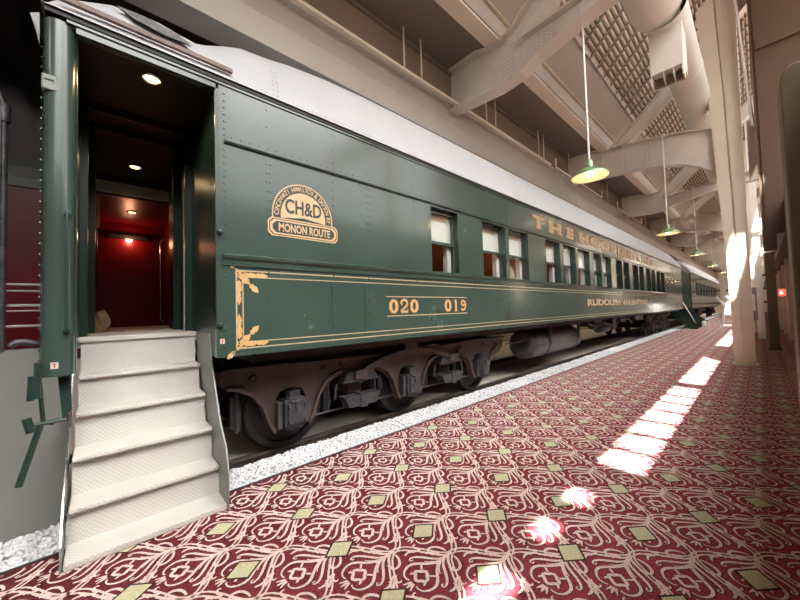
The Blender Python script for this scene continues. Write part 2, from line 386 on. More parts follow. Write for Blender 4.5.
# ================================================================== TRACK BED
mb = MB(); mb.box(-9, -3.022, -6, 64, -.4, -.27); mb.box(-5.2, -3.83, -6, 62, -.27, -.13); mb.box(-8.1, -5.33, 6.5, 62, -.27, -.13); mb.build('floor_track_pit', M['pit'], kind='structure')
mb = MB(); mb.prism([(-3.022,-.265),(-3.022,-.035),(-3.48,-.035),(-3.60,-.265)], -6, 62, 'y'); mb.build('floor_gravel_bed', M['stonebed'], kind='structure')
def gravel():
    ph = (1+5**.5)/2
    ico = np.array([(-1,ph,0),(1,ph,0),(-1,-ph,0),(1,-ph,0),(0,-1,ph),(0,1,ph),(0,-1,-ph),(0,1,-ph),(ph,0,-1),(ph,0,1),(-ph,0,-1),(-ph,0,1)], float); ico /= np.linalg.norm(ico[0])
    F = np.array([(0,11,5),(0,5,1),(0,1,7),(0,7,10),(0,10,11),(1,5,9),(5,11,4),(11,10,2),(10,7,6),(7,1,8),(3,9,4),(3,4,2),(3,2,6),(3,6,8),(3,8,9),(4,9,5),(2,4,11),(6,2,10),(8,6,7),(9,8,1)])
    P = []
    for ya, yb, n, r in ((-2.2, 4, 9500, .0165), (4, 10, 4500, .021), (10, 46, 5000, .038)):
        x = rng.uniform(-3.53, -3.03, n); y = rng.uniform(ya, yb, n); s = r*rng.uniform(.65, 1.35, n)
        z = -.033+rng.uniform(0, .022, n)+.012*np.sin(y*7)*np.sin(x*11)-np.maximum(0, -3.45-x)*.9
        P.append(np.stack([x, y, z, s], 1))
    P = np.concatenate(P); n = len(P)
    sc = P[:, 3, None, None]*rng.uniform(.65, 1.25, (n, 1, 3)); sc[:, :, 2] *= .75
    V = ico[None]*(1+rng.uniform(-.22, .22, (n, 12, 1)))*sc
    a = rng.uniform(0, 2*PI, n); c, s_ = np.cos(a), np.sin(a)
    X = V[:, :, 0]*c[:, None]-V[:, :, 1]*s_[:, None]; Y = V[:, :, 0]*s_[:, None]+V[:, :, 1]*c[:, None]
    V = np.stack([X, Y, V[:, :, 2]], 2)+P[:, None, :3]
    V[:, :, 0] = np.minimum(V[:, :, 0], -3.023)
    V[:, :, 0] = np.where((V[:, :, 1] < -.16), np.maximum(V[:, :, 0], -3.485), V[:, :, 0])
    FF = (F[None]+12*np.arange(n)[:, None, None]).reshape(-1, 3)
    me = bpy.data.meshes.new('gravel'); V = V.reshape(-1, 3)
    me.vertices.add(len(V)); me.vertices.foreach_set('co', V.astype(np.float32).ravel())
    me.loops.add(FF.size); me.loops.foreach_set('vertex_index', FF.astype(np.int32).ravel())
    me.polygons.add(len(FF)); me.polygons.foreach_set('loop_start', np.arange(0, FF.size, 3, dtype=np.int32)); me.polygons.foreach_set('loop_total', np.full(len(FF), 3, np.int32))
    me.materials.append(M['stone']); me.update(calc_edges=True)
    o = bpy.data.objects.new('gravel', me); COL.objects.link(o)
    tag(o, 'white stone chips filling the strip between carpet and rail', 'gravel', kind='stuff')
gravel()
def rail(xc, label):
    mb = MB(); zt = -.05; z0 = -.266
    prof = [(xc-.036, zt-.03), (xc-.03, zt), (xc+.03, zt), (xc+.036, zt-.03), (xc+.012, zt-.045), (xc+.012, z0+.03), (xc+.07, z0+.012), (xc+.07, z0), (xc-.07, z0), (xc-.07, z0+.012), (xc-.012, z0+.03), (xc-.012, zt-.045)]
    mb.prism(prof, -6, 62, 'y'); tag(mb.build('rail', M['rail']), label, 'rail', 'rails under the green coaches')
rail(-3.76, 'steel rail nearer the platform, lying beside the white stone chips')
rail(-5.26, 'steel rail farther from the platform, close to the beige pit wall')
mb = MB(); mb.box(-5.75, -5.62, -1.0, 6.3, -.27, .98); mb.box(-8.3, -8.15, 6.9, 62, -.27, 1.3); mb.build('wall_track_pit', M['pitwall'], kind='structure')
mb = MB(); mb.box(-3.60, -3.50, -6, -.33, -.268, 1.26); mb.box(-3.60, -3.50, -.33, -.215, -.268, 1.05); mb.box(-3.60, -3.49, -6, -.215, -.268, .0); mb.build('wall_grey_low', M['greywall'], kind='structure')

# ================================================================== GREEN COACH
XS = -3.0; XF = -6.04; XC = -4.52
ZSK, ZB, ZH, ZE = 1.11, 1.975, 2.90, 3.43
car = thing('passenger_coach', 'dark green passenger coach with gold lettering and white roof, nearest beside the carpet', 'train car', (XC, 12.4, -.05))
WIN = [(3.33,3.93),(4.58,5.30),(5.41,6.14),(6.93,7.66),(7.85,8.6),(8.74,9.58),(9.87,10.55),(10.68,11.45),(11.95,12.66),(12.80,13.5),(13.95,14.75),(14.9,15.6),(16.0,16.8),(16.95,17.65),(18.0,18.75),(18.9,19.7)]
DX = .12
def side_panel(mb, ya, yb, wins, x1=XS, t=DX):
    x0 = x1-t
    mb.box(x0, x1, ya, yb, ZSK, ZB-.02)                      # lower side
    mb.box(x0, x1, ya, yb, ZH, ZE)                           # letterboard
    y = ya
    for a, b in wins+[(yb, yb)]:
        if a > y: mb.box(x0, x1, y, a, ZB-.02, ZH)
        y = b
mb = MB(); side_panel(mb, .68, 24.8, WIN)
P_(mb, 'side_wall', M['green'], car)
mb = MB(); mb.box(XF, XF+.1, -.30, 24.8, ZSK, ZE); mb.box(XF+.1, XS-DX, 1.6, 1.7, ZSK, 3.4); mb.box(XF+.1, XS-DX, 24.7, 24.8, ZSK, ZE)
far_wall = MB(); far_wall.box(XF, XF+.1, .82, 24.8, ZSK, ZE); far_wall.box(XF, XF+.1, -.30, -.12, ZSK, ZE); far_wall.box(XF, XF+.1, -.12, .82, 3.20, ZE); far_wall.box(XF+.1, XS-DX, 24.7, 24.8, ZSK, ZE)
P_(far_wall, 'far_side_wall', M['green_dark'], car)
# interior floor and partition: wood tone back panel seen through the windows
mb = MB(); mb.box(XF+.1, -3.75, .68, 24.7, ZSK+.05, 1.30); mb.box(-3.75, XS-DX, .70, 24.7, ZSK+.05, 1.30)
P_(mb, 'coach_floor', M['intdark'], car)
mb = MB(); mb.box(-4.42, -4.36, 1.0, 24.6, 1.30, 3.4)
for a, b in zip(WIN[:-1], WIN[1:]):
    if b[0]-a[1] > .25: mb.box(-4.36, -3.14, (a[1]+b[0])/2-.03, (a[1]+b[0])/2+.03, 1.3, 3.35)
mb.box(-4.36, -3.14, 2.9, 2.96, 1.3, 3.35)
P_(mb, 'corridor_partition', M['intred'], car)
# belt rail, header rail, skirt strip, with rivets
mb = MB()
mb.prism([(XS, ZB-.10), (XS+.014, ZB-.095), (XS+.016, ZB-.045), (XS+.038, ZB-.03), (XS+.044, ZB-.008), (XS+.03, ZB+.003), (XS, ZB+.003)], .72, 24.8, 'y')
y = .80
while y < 15: mb.rivet((XS+.015, y, ZB-.068), (1,0,0), .007); y += .137
y = .76
while y < 14: mb.rivet((XS+.036, y, ZB+.0), (.5,0,.85), .0065); y += .062
P_(mb, 'belt_rail', M['green'], car)
mb = MB(); mb.prism([(XS, 2.925), (XS+.02, 2.93), (XS+.028, 2.945), (XS+.028, 2.955), (XS+.012, 2.962), (XS+.012, 2.975), (XS, 2.98)], .74, 24.8, 'y')
y = .8
while y < 12: mb.rivet((XS+.001, y, 2.997), (1,0,0), .0055); y += .078
P_(mb, 'header_rail', M['green'], car)
mb = MB()
y = .745
while y < 12: mb.rivet((XS+.0, y, 1.14), (1,0,0), .0075); y += (.052 if y < 6 else .07)
for y, sp in ((.742,.075),(1.10,.13),(1.776,.13),(2.233,.13),(3.03,.13),(3.27,.13),(4.3,.2),(5.33,.04),(6.55,.13)):
    z = 1.19
    while z < ZB-.11: mb.rivet((XS, y, z), (1,0,0), .0075); z += sp
for y, sp in ((.742,.058),(1.095,.085),(1.128,.085),(1.79,.085),(2.235,.08),(2.285,.08),(3.0,.09),(3.27,.055),(3.98,.055),(4.52,.055),(5.36,.055)):
    z = 2.0
    while z < 2.92: mb.rivet((XS, y, z), (1,0,0), .0062); z += sp
z = 3.0
while z < 3.42: mb.rivet((XS, .742, z), (1,0,0), .007); z += .06
for y in (1.1,1.8,2.25,3.0,3.6,4.3,5.1):
    for z in (3.06,3.2,3.36): mb.rivet((XS, y, z), (1,0,0), .006)
P_(mb, 'rivets', M['green'], car)
# seam straps (overlapping plate joints)
mb = MB()
for y in (8.62, 5.36): mb.box(XS, XS+.004, y, y+.012, 2.98, ZE)
for y in (1.77, 2.2, 3.05, 5.33): mb.box(XS, XS+.003, y-.022, y-.018, 1.12, ZB-.1)
P_(mb, 'plate_seams', M['green_dark'], car)
# eave strip
mb = MB(); mb.box(XS-.1, XS+.012, -.20, 24.8, ZE, ZE+.022); P_(mb, 'eave_moulding', M['green'], car)
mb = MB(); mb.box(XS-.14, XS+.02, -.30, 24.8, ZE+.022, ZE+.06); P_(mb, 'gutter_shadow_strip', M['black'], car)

# roof, swept with a lower hood over the vestibule
def roof_mesh(ya, yb, hood_start=True):
    half = [(-3.0+.035, ZE+.055), (-3.0+.035, 3.50), (-3.01, 3.62), (-3.06, 3.84), (-3.14, 4.03), (-3.24, 4.17), (-3.38, 4.29), (-3.6, 4.40), (-3.9, 4.48), (-4.2, 4.53), (-4.52, 4.545)]
    prof = half+[(2*XC-x, z) for x, z in half[-2::-1]]
    st = [(-.315,.06),(-.295,.20),(-.25,.33),(-.14,.44),(.02,.56),(.16,.60),(.32,.61),(.48,.575),(.58,.56),(.66,.60),(.80,.70),(.95,.785),(1.05,.80),(1.25,.84),(1.5,.90),(1.9,.955),(2.4,.985),(3.0,1.0)] if hood_start else [(ya, .62), (ya+.5, .8), (ya+1.5, 1.0)]
    st = [(y, s) for y, s in st]+[(y, 1.0) for y in np.arange(st[-1][0]+1.5, yb-3, 2.5)]+[(yb-2.5, 1.0), (yb-1.5, .9), (yb-.6, .72), (yb, .55)]
    vs = []; n = len(prof)
    for y, s in st:
        for x, z in prof: vs.append((x, y, z if z <= ZE+.056 else ZE+.055+(z-ZE-.055)*s))
    mb = MB(); mb.add(vs, [(i*n+k, i*n+k+1, (i+1)*n+k+1, (i+1)*n+k) for i in range(len(st)-1) for k in range(n-1)], True)
    mb.add(vs, [tuple(range(n)), tuple(range((len(st)-1)*n, len(st)*n))[::-1]])
    return mb
mb = roof_mesh(-.34, 24.8)
y = 1.0
while y < 9: mb.rivet((XS+.04, y, 3.515), (1,0,0), .0055); y += .05
for yy in (1.17, 1.21):
    for x, z in ((-3.0, 3.55), (-3.005, 3.6), (-3.015, 3.65), (-3.03, 3.70), (-3.045, 3.76), (-3.07, 3.82)): mb.rivet((x+.02, yy, z-.02), (1,0,.3), .006)
P_(mb, 'roof', M['roof_white'], car)
mb = MB(); vs = []
for (y, x, z) in ((.0, -3.06, 3.735), (.10,-3.025, 3.665), (.28,-3.003,3.63), (.47,-3.006,3.645), (.38,-3.05,3.72), (.16,-3.07,3.755)): vs.append((x+.012, y+.05, z+.01)); 
mb.add(vs, [(0,1,2,3,4,5)]); mb.add([(v[0]-.02, v[1], v[2]) for v in vs], [(5,4,3,2,1,0)])
P_(mb, 'roof_patch', M['patch'], car, label='grey slate patch in the white roof')
mb = MB(); mb.prism([(XS+.035, 3.535), (XS+.058, 3.54), (XS+.058, 3.572), (XS+.03, 3.575)], -.235, .80, 'y'); P_(mb, 'drip_rail', M['gutter'], car)
mb = MB(); mb.add([(-3.02,-.325,3.44),(-3.06,-.37,3.44),(-3.04,-.34,3.32),(-3.03,-.325,3.24),(-3.01,-.322,3.3)], [(0,1,2,3,4)]); mb.add([(-3.03,-.325,3.44),(-3.07,-.37,3.44),(-3.05,-.34,3.32),(-3.04,-.325,3.24),(-3.02,-.322,3.3)], [(4,3,2,1,0)])
P_(mb, 'canvas_flap', M['roof_white'], car)

# vestibule: corner post, door jamb, lintel, walls, ceiling
mb = MB()
poly = [(-3.12,-.30),(-3.07,-.315)]+[(XS-.075+.08*math.cos(t), -.235+.08*math.sin(t)) for t in np.linspace(-PI/2, PI/2, 17)]+[(-3.08,-.15),(-3.16,-.15),(-3.16,-.30)]
mb.prism(poly, ZSK-.01, ZE, 'z', smooth=True)
z = 1.2
while z < 3.4: mb.rivet((XS-.06, -.316, z), (.3,-1,0), .006); z += .068
P_(mb, 'corner_post', M['green'], car)
mb = MB(); mb.box(-3.06, XS+.0, -.155, .70, ZE-.045, ZE); P_(mb, 'door_lintel', M['green'], car)
mb = MB(); mb.box(-3.03, XS+.012, .668, .690, ZSK, ZE-.07); P_(mb, 'door_edge_moulding', M['green'], car, bevel=.004)
mb = MB(); mb.box(-3.78, -3.10, .68, .70, 1.12, ZE-.02)
for z in np.arange(1.5, 3.3, .14):
    mb.rivet((-3.08, .68, z), (0,-1,0), .006); mb.rivet((-3.20, .68, z), (0,-1,0), .006)
mb.box(-3.10, XS-.02, .672, .70, 1.12, ZE-.02)
P_(mb, 'folded_trap_door', M['green_dark'], car)
mb = MB(); mb.box(XF+.1, -3.80, .70, .74, 1.30, ZE); mb.box(-4.25, -4.20, .64, .70, 1.3, 3.4); mb.box(-5.0,-4.9,.62,.70,1.3,3.4); mb.box(XF+.1, -3.16, -.24, -.18, 1.30, ZE); mb.box(-4.2,-4.1,-.18,-.13,1.3,3.4); mb.box(-5.3,-5.15,-.18,-.10,1.3,3.4)
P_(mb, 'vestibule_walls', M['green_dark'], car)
mb = MB(); mb.box(-4.44, -4.38, .655, .70, 1.31, 2.9); P_(mb, 'pale_door_edge', M['whitepaint'], car)
mb = MB(); mb.box(XF, -3.01, -.24, .72, 3.415, ZE-.002); mb.box(-4.05, -3.98, -.2, .7, 3.37, 3.415); mb.box(-4.4, -4.36, -.2, .7, 3.37, 3.415); P_(mb, 'vestibule_ceiling', M['brown_ceiling'], car)
mb = MB(); mb.box(XF-.02, XF+.12, -.11, .80, 3.20, 3.36); P_(mb, 'inner_door_lintel', M['palegrey'], car)
def ceil_lamp(x, y, z, parent, power):
    mb = MB(); mb.lathe([(.075,0), (.078,-.012), (.062,-.018), (.056,-.010)], (x, y, z), 'z', 20); L = P_(mb, 'ceiling_lamp', M['chrome'], parent)
    mb = MB(); mb.lathe([(.055,-.004), (.045,-.016), (.02,-.022), (.0001,-.024)], (x, y, z), 'z', 16); P_(mb, 'lamp_glass', M['lampglow'], L)
    ld = bpy.data.lights.new('ceiling_lamp_light', 'SPOT'); ld.energy = power; ld.color = (1, .66, .34); ld.shadow_soft_size = .05; ld.spot_size = math.radians(160); ld.spot_blend = .6
    lo = bpy.data.objects.new('ceiling_lamp_light', ld); COL.objects.link(lo); lo.location = (x, y, z-.05)
ceil_lamp(-3.25, .27, 3.415, car, 8); ceil_lamp(-5.31, .268, 3.415, car, 6)
# platform deck + grab rails + box on post + number plates
mb = MB(); mb.box(-6.2, -3.805, -.178, .678, 1.22, 1.305); P_(mb, 'vestibule_floor', M['tread'], car)
def grab(y, z0, z1, x=XS+.0, out=.045):
    mb = MB(); mb.tube([(x, y, z0), (x+out, y, z0), (x+out, y, z0+.03), (x+out, y, z1-.03), (x+out, y, z1), (x, y, z1)], .0075, 8)
    mb.lathe([(.0001,.012),(.018,.010),(.02,0)], (x, y, z0), 'x', 10); mb.lathe([(.0001,.012),(.018,.010),(.02,0)], (x, y, z1), 'x', 10); return mb
P_(grab(-.19, 1.38, 2.15), 'grab_rail', M['green_dark'], car)
for z in (2.155, 1.38):
    mb = MB(); mb.lathe([(.022,0),(.024,.012),(.015,.03),(.0001,.034)], (XS+.012, .695, z), 'x', 12); P_(mb, 'grab_rail_knob', M['green_dark'], car)
mb = MB(); mb.box(-3.05, -2.992, -.312, -.238, 2.94, 3.04); hb = P_(mb, 'latch_box', M['leadgrey'], car, bevel=.008)
mb = MB(); mb.box(-2.99, -2.987, -.30, -.255, 3.0, 3.006); P_(mb, 'latch_slot', M['black'], hb)
for y, z in ((-.243, 1.172), (.713, 1.245)):
    mb = MB(); mb.box(XS+.004, XS+.009, y-.017, y+.017, z-.02, z+.02); pl = P_(mb, 'number_plate', M['plate'], car)
    mb = MB(); mb.box(XS+.009, XS+.010, y-.004, y+.004, z-.013, z+.013); mb.box(XS+.009, XS+.010, y-.01, y+.01, z+.008, z+.013); P_(mb, 'plate_mark', M['platered'], pl)
# lever gear left of the steps
mb = MB(); mb.tube([(-3.08,-.32,1.12),(-3.12,-.30,.80),(-3.15,-.26,.78)], .012); mb.tube([(-3.1,-.36,.80),(-3.12,-.20,.80)], .012); mb.tube([(-3.12,-.31,.80),(-3.10,-.40,.44)], .017)
mb.tube([(-3.09,-.37,.85),(-3.09,-.35,.76)], .022); mb.box(-3.02,-2.99,-.33,-.30,.98,1.20); mb.tube([(-3.005,-.34,1.12),(-3.005,-.345,.97)], .016)
mb.prism([(-.24,1.11),(-.18,1.11),(-.17,.86),(-.215,.80)], -3.16, -3.12, 'x')
P_(mb, 'trap_door_lever', M['green_dark'], car)

# ---- gold decoration and lettering
def pl(u, v, w): return (XS+.003+w, u, v)
mb = MB()
ya, yb, z0, z1 = .825, 24.4, 1.173, 1.842
for (a, b_, c, d, w) in ((ya, yb, z0, z1, .011), (.877, 24.35, 1.225, 1.788, .009)):
    mb.box(XS+.001, XS+.004, a, b_, d-w/2, d+w/2); mb.box(XS+.001, XS+.004, a, b_, c-w/2, c+w/2); mb.box(XS+.001, XS+.004, a-w/2, a+w/2, c, d)
P_(mb, 'gold_lining', M['gold_pale'], car)
def flourish(zc, sgn, K=1.45):
    mb = MB(); X = XS+.0045
    def pp(u, v, w): return (X+w, .845+u, zc+sgn*v)
    # corner scrolls: diagonal leaf, two arms of leaves, round curls
    def leaf(x, y, ang, L, W, h=0):
        c, s = math.cos(ang), math.sin(ang); W = W*K; pts = [(0,0),(.12,.22),(.2,.5),(.42,.42),(.5,.62),(.72,.48),(1,.0),(.72,-.48),(.5,-.62),(.42,-.42),(.2,-.5),(.12,-.22)]
        vs = [pp(x+(a*L*c-b*W*s), y+(a*L*s+b*W*c), h) for a, b in pts]; n = len(vs)
        cen = pp(x+.5*L*c, y+.5*L*s, h); mb.add(vs+[cen], [(i, (i+1) % n, n) for i in range(n)])
    leaf(-.035, .045, PI*.75, .09, .024)          # outward spur
    leaf(.0, .0, -PI/4, .13, .035); leaf(.085, -.085, -PI/4, .11, .03, .0005)
    leaf(.03, -.006, -.03, .13, .028, .0005); leaf(.13, -.006, -.04, .12, .026); leaf(-.0, -.05, -PI/2, .13, .03, .0005); leaf(-.0, -.15, -PI/2, .12, .024)
    for cx_, cy_ in ((.0, -.02), (.03, .005), (-.012, .0)):
        pts = [(cx_+.022*(1-.1*k)*math.cos(k*.9), cy_+.022*(1-.1*k)*math.sin(k*.9)) for k in range(8)]
        ribbon(mb, pts, .012, pp, .001)
    ribbon(mb, bez((-.03,.04),(.02,.03),(.03,-.03),(.05,-.04)), .013, pp, .001)
    return mb
P_(flourish(1.815, 1), 'gold_corner_flourish', M['gold'], car)
P_(flourish(1.20, -1), 'gold_corner_flourish', M['gold'], car)
# berth numbers with slab serifs
def digits(s, ys, w, h, zc):
    mb = MB(); rb = MB(); pitch = w/len(s)
    for k, ch in enumerate(s):
        cx_ = ys+pitch*(k+.5); hw = pitch*.40; hh = h/2
        def oval(t, inner, X, mbx, sc=1.0):
            n = 20; vs = []
            for q in range(n):
                a = 2*PI*q/n; ca, sa = math.cos(a), math.sin(a)
                vs.append((X, cx_+hw*sc*ca, zc+hh*sc*math.copysign(abs(sa)**.8, sa))); 
            for q in range(n):
                a = 2*PI*q/n; ca, sa = math.cos(a), math.sin(a); vs.append((X, cx_+(hw*inner)*ca, zc+(hh*(inner+.28))*sa))
            mbx.add(vs, [(i, (i+1) % n, n+(i+1) % n, n+i) for i in range(n)])
        for X, target, grow in ((XS+.003, rb, 1.12), (XS+.0045, mb, 1.0)):
            def rr(pts, w_): 
                L = [Vector((a, b)) for a, b in pts]; ribbon(target, [(p.x, p.y) for p in L], w_*(1 if grow == 1 else 1.5), lambda u, v, q: (X, cx_+u, zc+v), 0, taper=False)
            if ch == '0': oval(.3, .40 if grow == 1 else .33, X, target, grow)
            if ch == '1':
                rr([(0, -hh), (0, hh)], .034); rr([(-.035, -hh+.008), (.035, -hh+.008)], .018); rr([(-.034, hh-.022), (0, hh-.006)], .018)
            if ch == '2':
                rr(bez((-hw*.75, hh*.35), (-hw*.9, hh*1.15), (hw*1.0, hh*1.15), (hw*.72, hh*.3))+bez((hw*.72, hh*.3), (hw*.5, -hh*.2), (-hw*.5, -hh*.4), (-hw*.8, -hh*.82))[1:], .026)
                rr([(-hw*.85, -hh+.013), (hw*.85, -hh+.013)], .026); rr([(hw*.8, -hh+.01), (hw*.8, -hh+.05)], .014); rr([(-hw*.8, hh*.3), (-hw*.45, hh*.3)], .022)
            if ch == '9':
                pts = [(hw*.62*math.cos(a), hh*.42+hh*.40*math.sin(a)) for a in np.linspace(0, 2*PI, 15)]; rr(pts, .026)
                rr(bez((hw*.75, hh*.4), (hw*.85, -hh*.6), (hw*.2, -hh*1.0), (-hw*.62, -hh*.75)), .024); rr([(-hw*.72, -hh*.6), (-hw*.4, -hh*.6)], .022)
    return mb, rb
for s, ys, wv in (('020', 2.515, .53), ('019', 3.545, .535)):
    a, b_ = digits(s, ys, wv, .165, 1.515)
    g = P_(a, 'berth_number', M['gold'], car); P_(b_, 'number_shade', M['rust'], g)
mb = MB(); mb.box(XS+.001, XS+.003, 2.49, 4.08, 1.627, 1.638); mb.box(XS+.001, XS+.003, 2.49, 4.08, 1.392, 1.403); P_(mb, 'number_border_lines', M['gold_pale'], car)
# emblem
def emblem():
    yc, zc = 1.455, 2.40; R = .318; X = XS+.002
    def arc_fan(mbx, r, X, a0=0, a1=PI, r0=0.0001, n=28):
        vs = []
        for k in range(n+1):
            a = a0+(a1-a0)*k/n; vs.append((X, yc+r*math.cos(a), zc+r*1.05*math.sin(a)))
        for k in range(n+1):
            a = a0+(a1-a0)*k/n; vs.append((X, yc+r0*math.cos(a), zc+r0*1.05*math.sin(a)))
        mbx.add(vs, [(i, i+1, n+2+i, n+1+i) for i in range(n)])
    bg = MB(); arc_fan(bg, R, X, -.15, PI+.15); 
    em = P_(bg, 'emblem', M['green_dark'], car, label='half-round gold railway emblem over a gold banner')
    g = MB(); arc_fan(g, R, X+.001, -.15, PI+.15, R-.012); arc_fan(g, R-.083, X+.001, -.12, PI+.12)
    P_(g, 'emblem_field', M['gold_field'], em)
    t = MB()
    s = 'CINCINNATI HAMILTON & DAYTON RY'
    n = len(s); rt = R-.066
    for k, ch in enumerate(s):
        if ch == ' ': continue
        a = PI+.02-(PI+.04)*(k+.5)/n*1.0
        ca, sa = math.cos(a), math.sin(a)
        def place(u, v, w, a=a):
            tx, tz = math.sin(a), -math.cos(a)   # tangent (clockwise), outward normal (cos, sin)
            return (X+.0015+w, yc+rt*math.cos(a)+u*tx+v*math.cos(a), zc+(rt*math.sin(a)+u*tz+v*math.sin(a))*1.05)
        text_mb(t, ch, .062, place, .0006, .0012, 'CENTER', xscale=.8)
    P_(t, 'emblem_ring_lettering', M['gold_field'], em)
    t = MB(); text_mb(t, 'CH&D', .192, lambda u, v, w: (X+.003+w, yc+.0+u*.72, zc+.03+v), .001, .004, 'CENTER')
    P_(t, 'emblem_initials', M['green_dark'], em)
    # banner (octagonal ends)
    def octo(hw, hh, c, X, mbx, zc2):
        pts = [(-hw+c, -hh), (hw-c, -hh), (hw, -hh+c), (hw, hh-c), (hw-c, hh), (-hw+c, hh), (-hw, hh-c), (-hw, -hh+c)]
        mbx.add([(X, yc+.01+a, zc2+b) for a, b in pts], [tuple(range(8))])
    zb = 2.277
    for i, (hw, hh, mm, nm) in enumerate(((.368, .088, 'gold_field', 'banner'), (.356, .077, 'green_dark', 'banner_line'), (.347, .069, 'gold_field', 'banner_field'), (.325, .054, 'green_dark', 'banner_plate'), )):
        b_ = MB(); octo(hw, hh, .035, X+.004+i*.0008, b_, zb); P_(b_, nm, M[mm], em)
    t = MB(); text_mb(t, 'MONON ROUTE', .108, lambda u, v, w: (X+.0085+w, yc+.012+u*.665, zb-.037+v), .0006, .003, 'CENTER', spacing=1.02)
    P_(t, 'banner_lettering', M['gold_field'], em)
emblem()
# letterboard words, slab letters
def slab_letter(mb, sh, ch, y, w, z0, h):
    X = XS+.003
    def place(dx, grow):
        return lambda u, v, q: (X+dx+q, y+w/2+u, z0+v)
    cu_w = w
    for tgt, dx, off in ((sh, 0, .034), (mb, .004, .020)):
        text_mb(tgt, ch, h*1.38, place(dx, 0), .0004, off, 'CENTER', xscale=w/(h*.95)*.95)
        s = .03+off
        bars = {'T': ((.5,0),), 'H': ((.16,0),(.84,0),(.16,1),(.84,1)), 'E': ((.2,0),(.2,1)), 'I': ((.5,0),(.5,1)), 'R': ((.18,0),(.85,0),(.18,1)), 'L': ((.2,0),(.2,1)), 'N': ((.16,0),(.16,1),(.84,1))}.get(ch, ())
        for a, t in bars:
            yy = y+w*a; zz = z0+(.012 if t == 0 else h-.02); tgt.box(X+dx, X+dx+.0008, yy-w*.17-off*.5, yy+w*.17+off*.5, zz-.02-off*.3, zz+.02+off*.3)
Lt = [('THE', ((6.36,.55),(7.12,.68),(8.03,.55))), ('HOOSIER', ((8.88,.70),(9.75,.75),(10.62,.68),(11.40,.55),(12.03,.45),(12.55,.62),(13.28,.75))), ('LINE', ((14.5,.6),(15.25,.45),(15.85,.8),(16.8,.65)))]
for word, pos in Lt:
    a = MB(); b_ = MB()
    for ch, (y, w) in zip(word, pos): slab_letter(a, b_, ch, y, w, 3.095, .235)
    g = P_(a, 'letterboard_word', M['letter_tan'], car); P_(b_, 'letter_shade', M['rust'], g)
a = MB(); text_mb(a, 'RUDOLPH VALENTINO', .24, lambda u, v, w: (XS+.003+w, 9.25+u*2.7, 1.46+v), .0006, .010)
P_(a, 'coach_name_lettering', M['letter_tan'], car)

# ---- windows
def windows(parent, wins, detail=True, x1=XS):
    for i, (a, b) in enumerate(wins):
        mb = MB(); t = .028; xa, xb = x1-.115, x1-.075
        mb.box(xa, xb, a, b, ZB-.02, ZB+.03); mb.box(xa, xb, a, b, ZH-.05, ZH); mb.box(xa, xb, a, a+t, ZB+.03, ZH-.05); mb.box(xa, xb, b-t, b, ZB+.03, ZH-.05)
        mb.box(xa+.005, xb+.008, a+t, b-t, 2.40, 2.44)
        mb.box(x1-.075, x1+.012, a, b, ZB-.0, ZB+.012)
        w = P_(mb, 'window', M['green'], parent)
        if not detail and i > 4: 
            pass
        mb = MB(); mb.box(x1-.098, x1-.093, a+t, b-t, ZB+.03, ZH-.05); P_(mb, 'pane', M['glass'], w)
        if i < 8 or not detail:
            mb = MB(); mb.box(x1-.150, x1-.140, a+.01, b-.01, 2.42, ZH-.14); mb.k = 1; mb.box(x1-.150, x1-.140, a+.01, b-.01, ZH-.14, ZH-.03); P_(mb, 'blind', [M['blind'], M['blindtop']], w)
            mb = MB(); mb.box(x1-.22, x1-.135, b-.11, b-.015, ZB, ZH-.05); P_(mb, 'inner_jamb', M['whitepaint'], w)
windows(car, WIN)
for y, e in ((5.0, 16), (9.0, 6), (3.6, 5)):
    mb = MB(); mb.lathe([(.06,0),(.07,-.04),(.03,-.07),(.0001,-.075)], (-3.9, y, 3.38), 'z', 14); P_(mb, 'interior_lamp', M['lampglow'], car)
    ld = bpy.data.lights.new('interior_lamp_light', 'POINT'); ld.energy = e; ld.color = (1, .62, .32); ld.shadow_soft_size = .05
    lo = bpy.data.objects.new('interior_lamp_light', ld); COL.objects.link(lo); lo.location = (-3.9, y, 3.24)

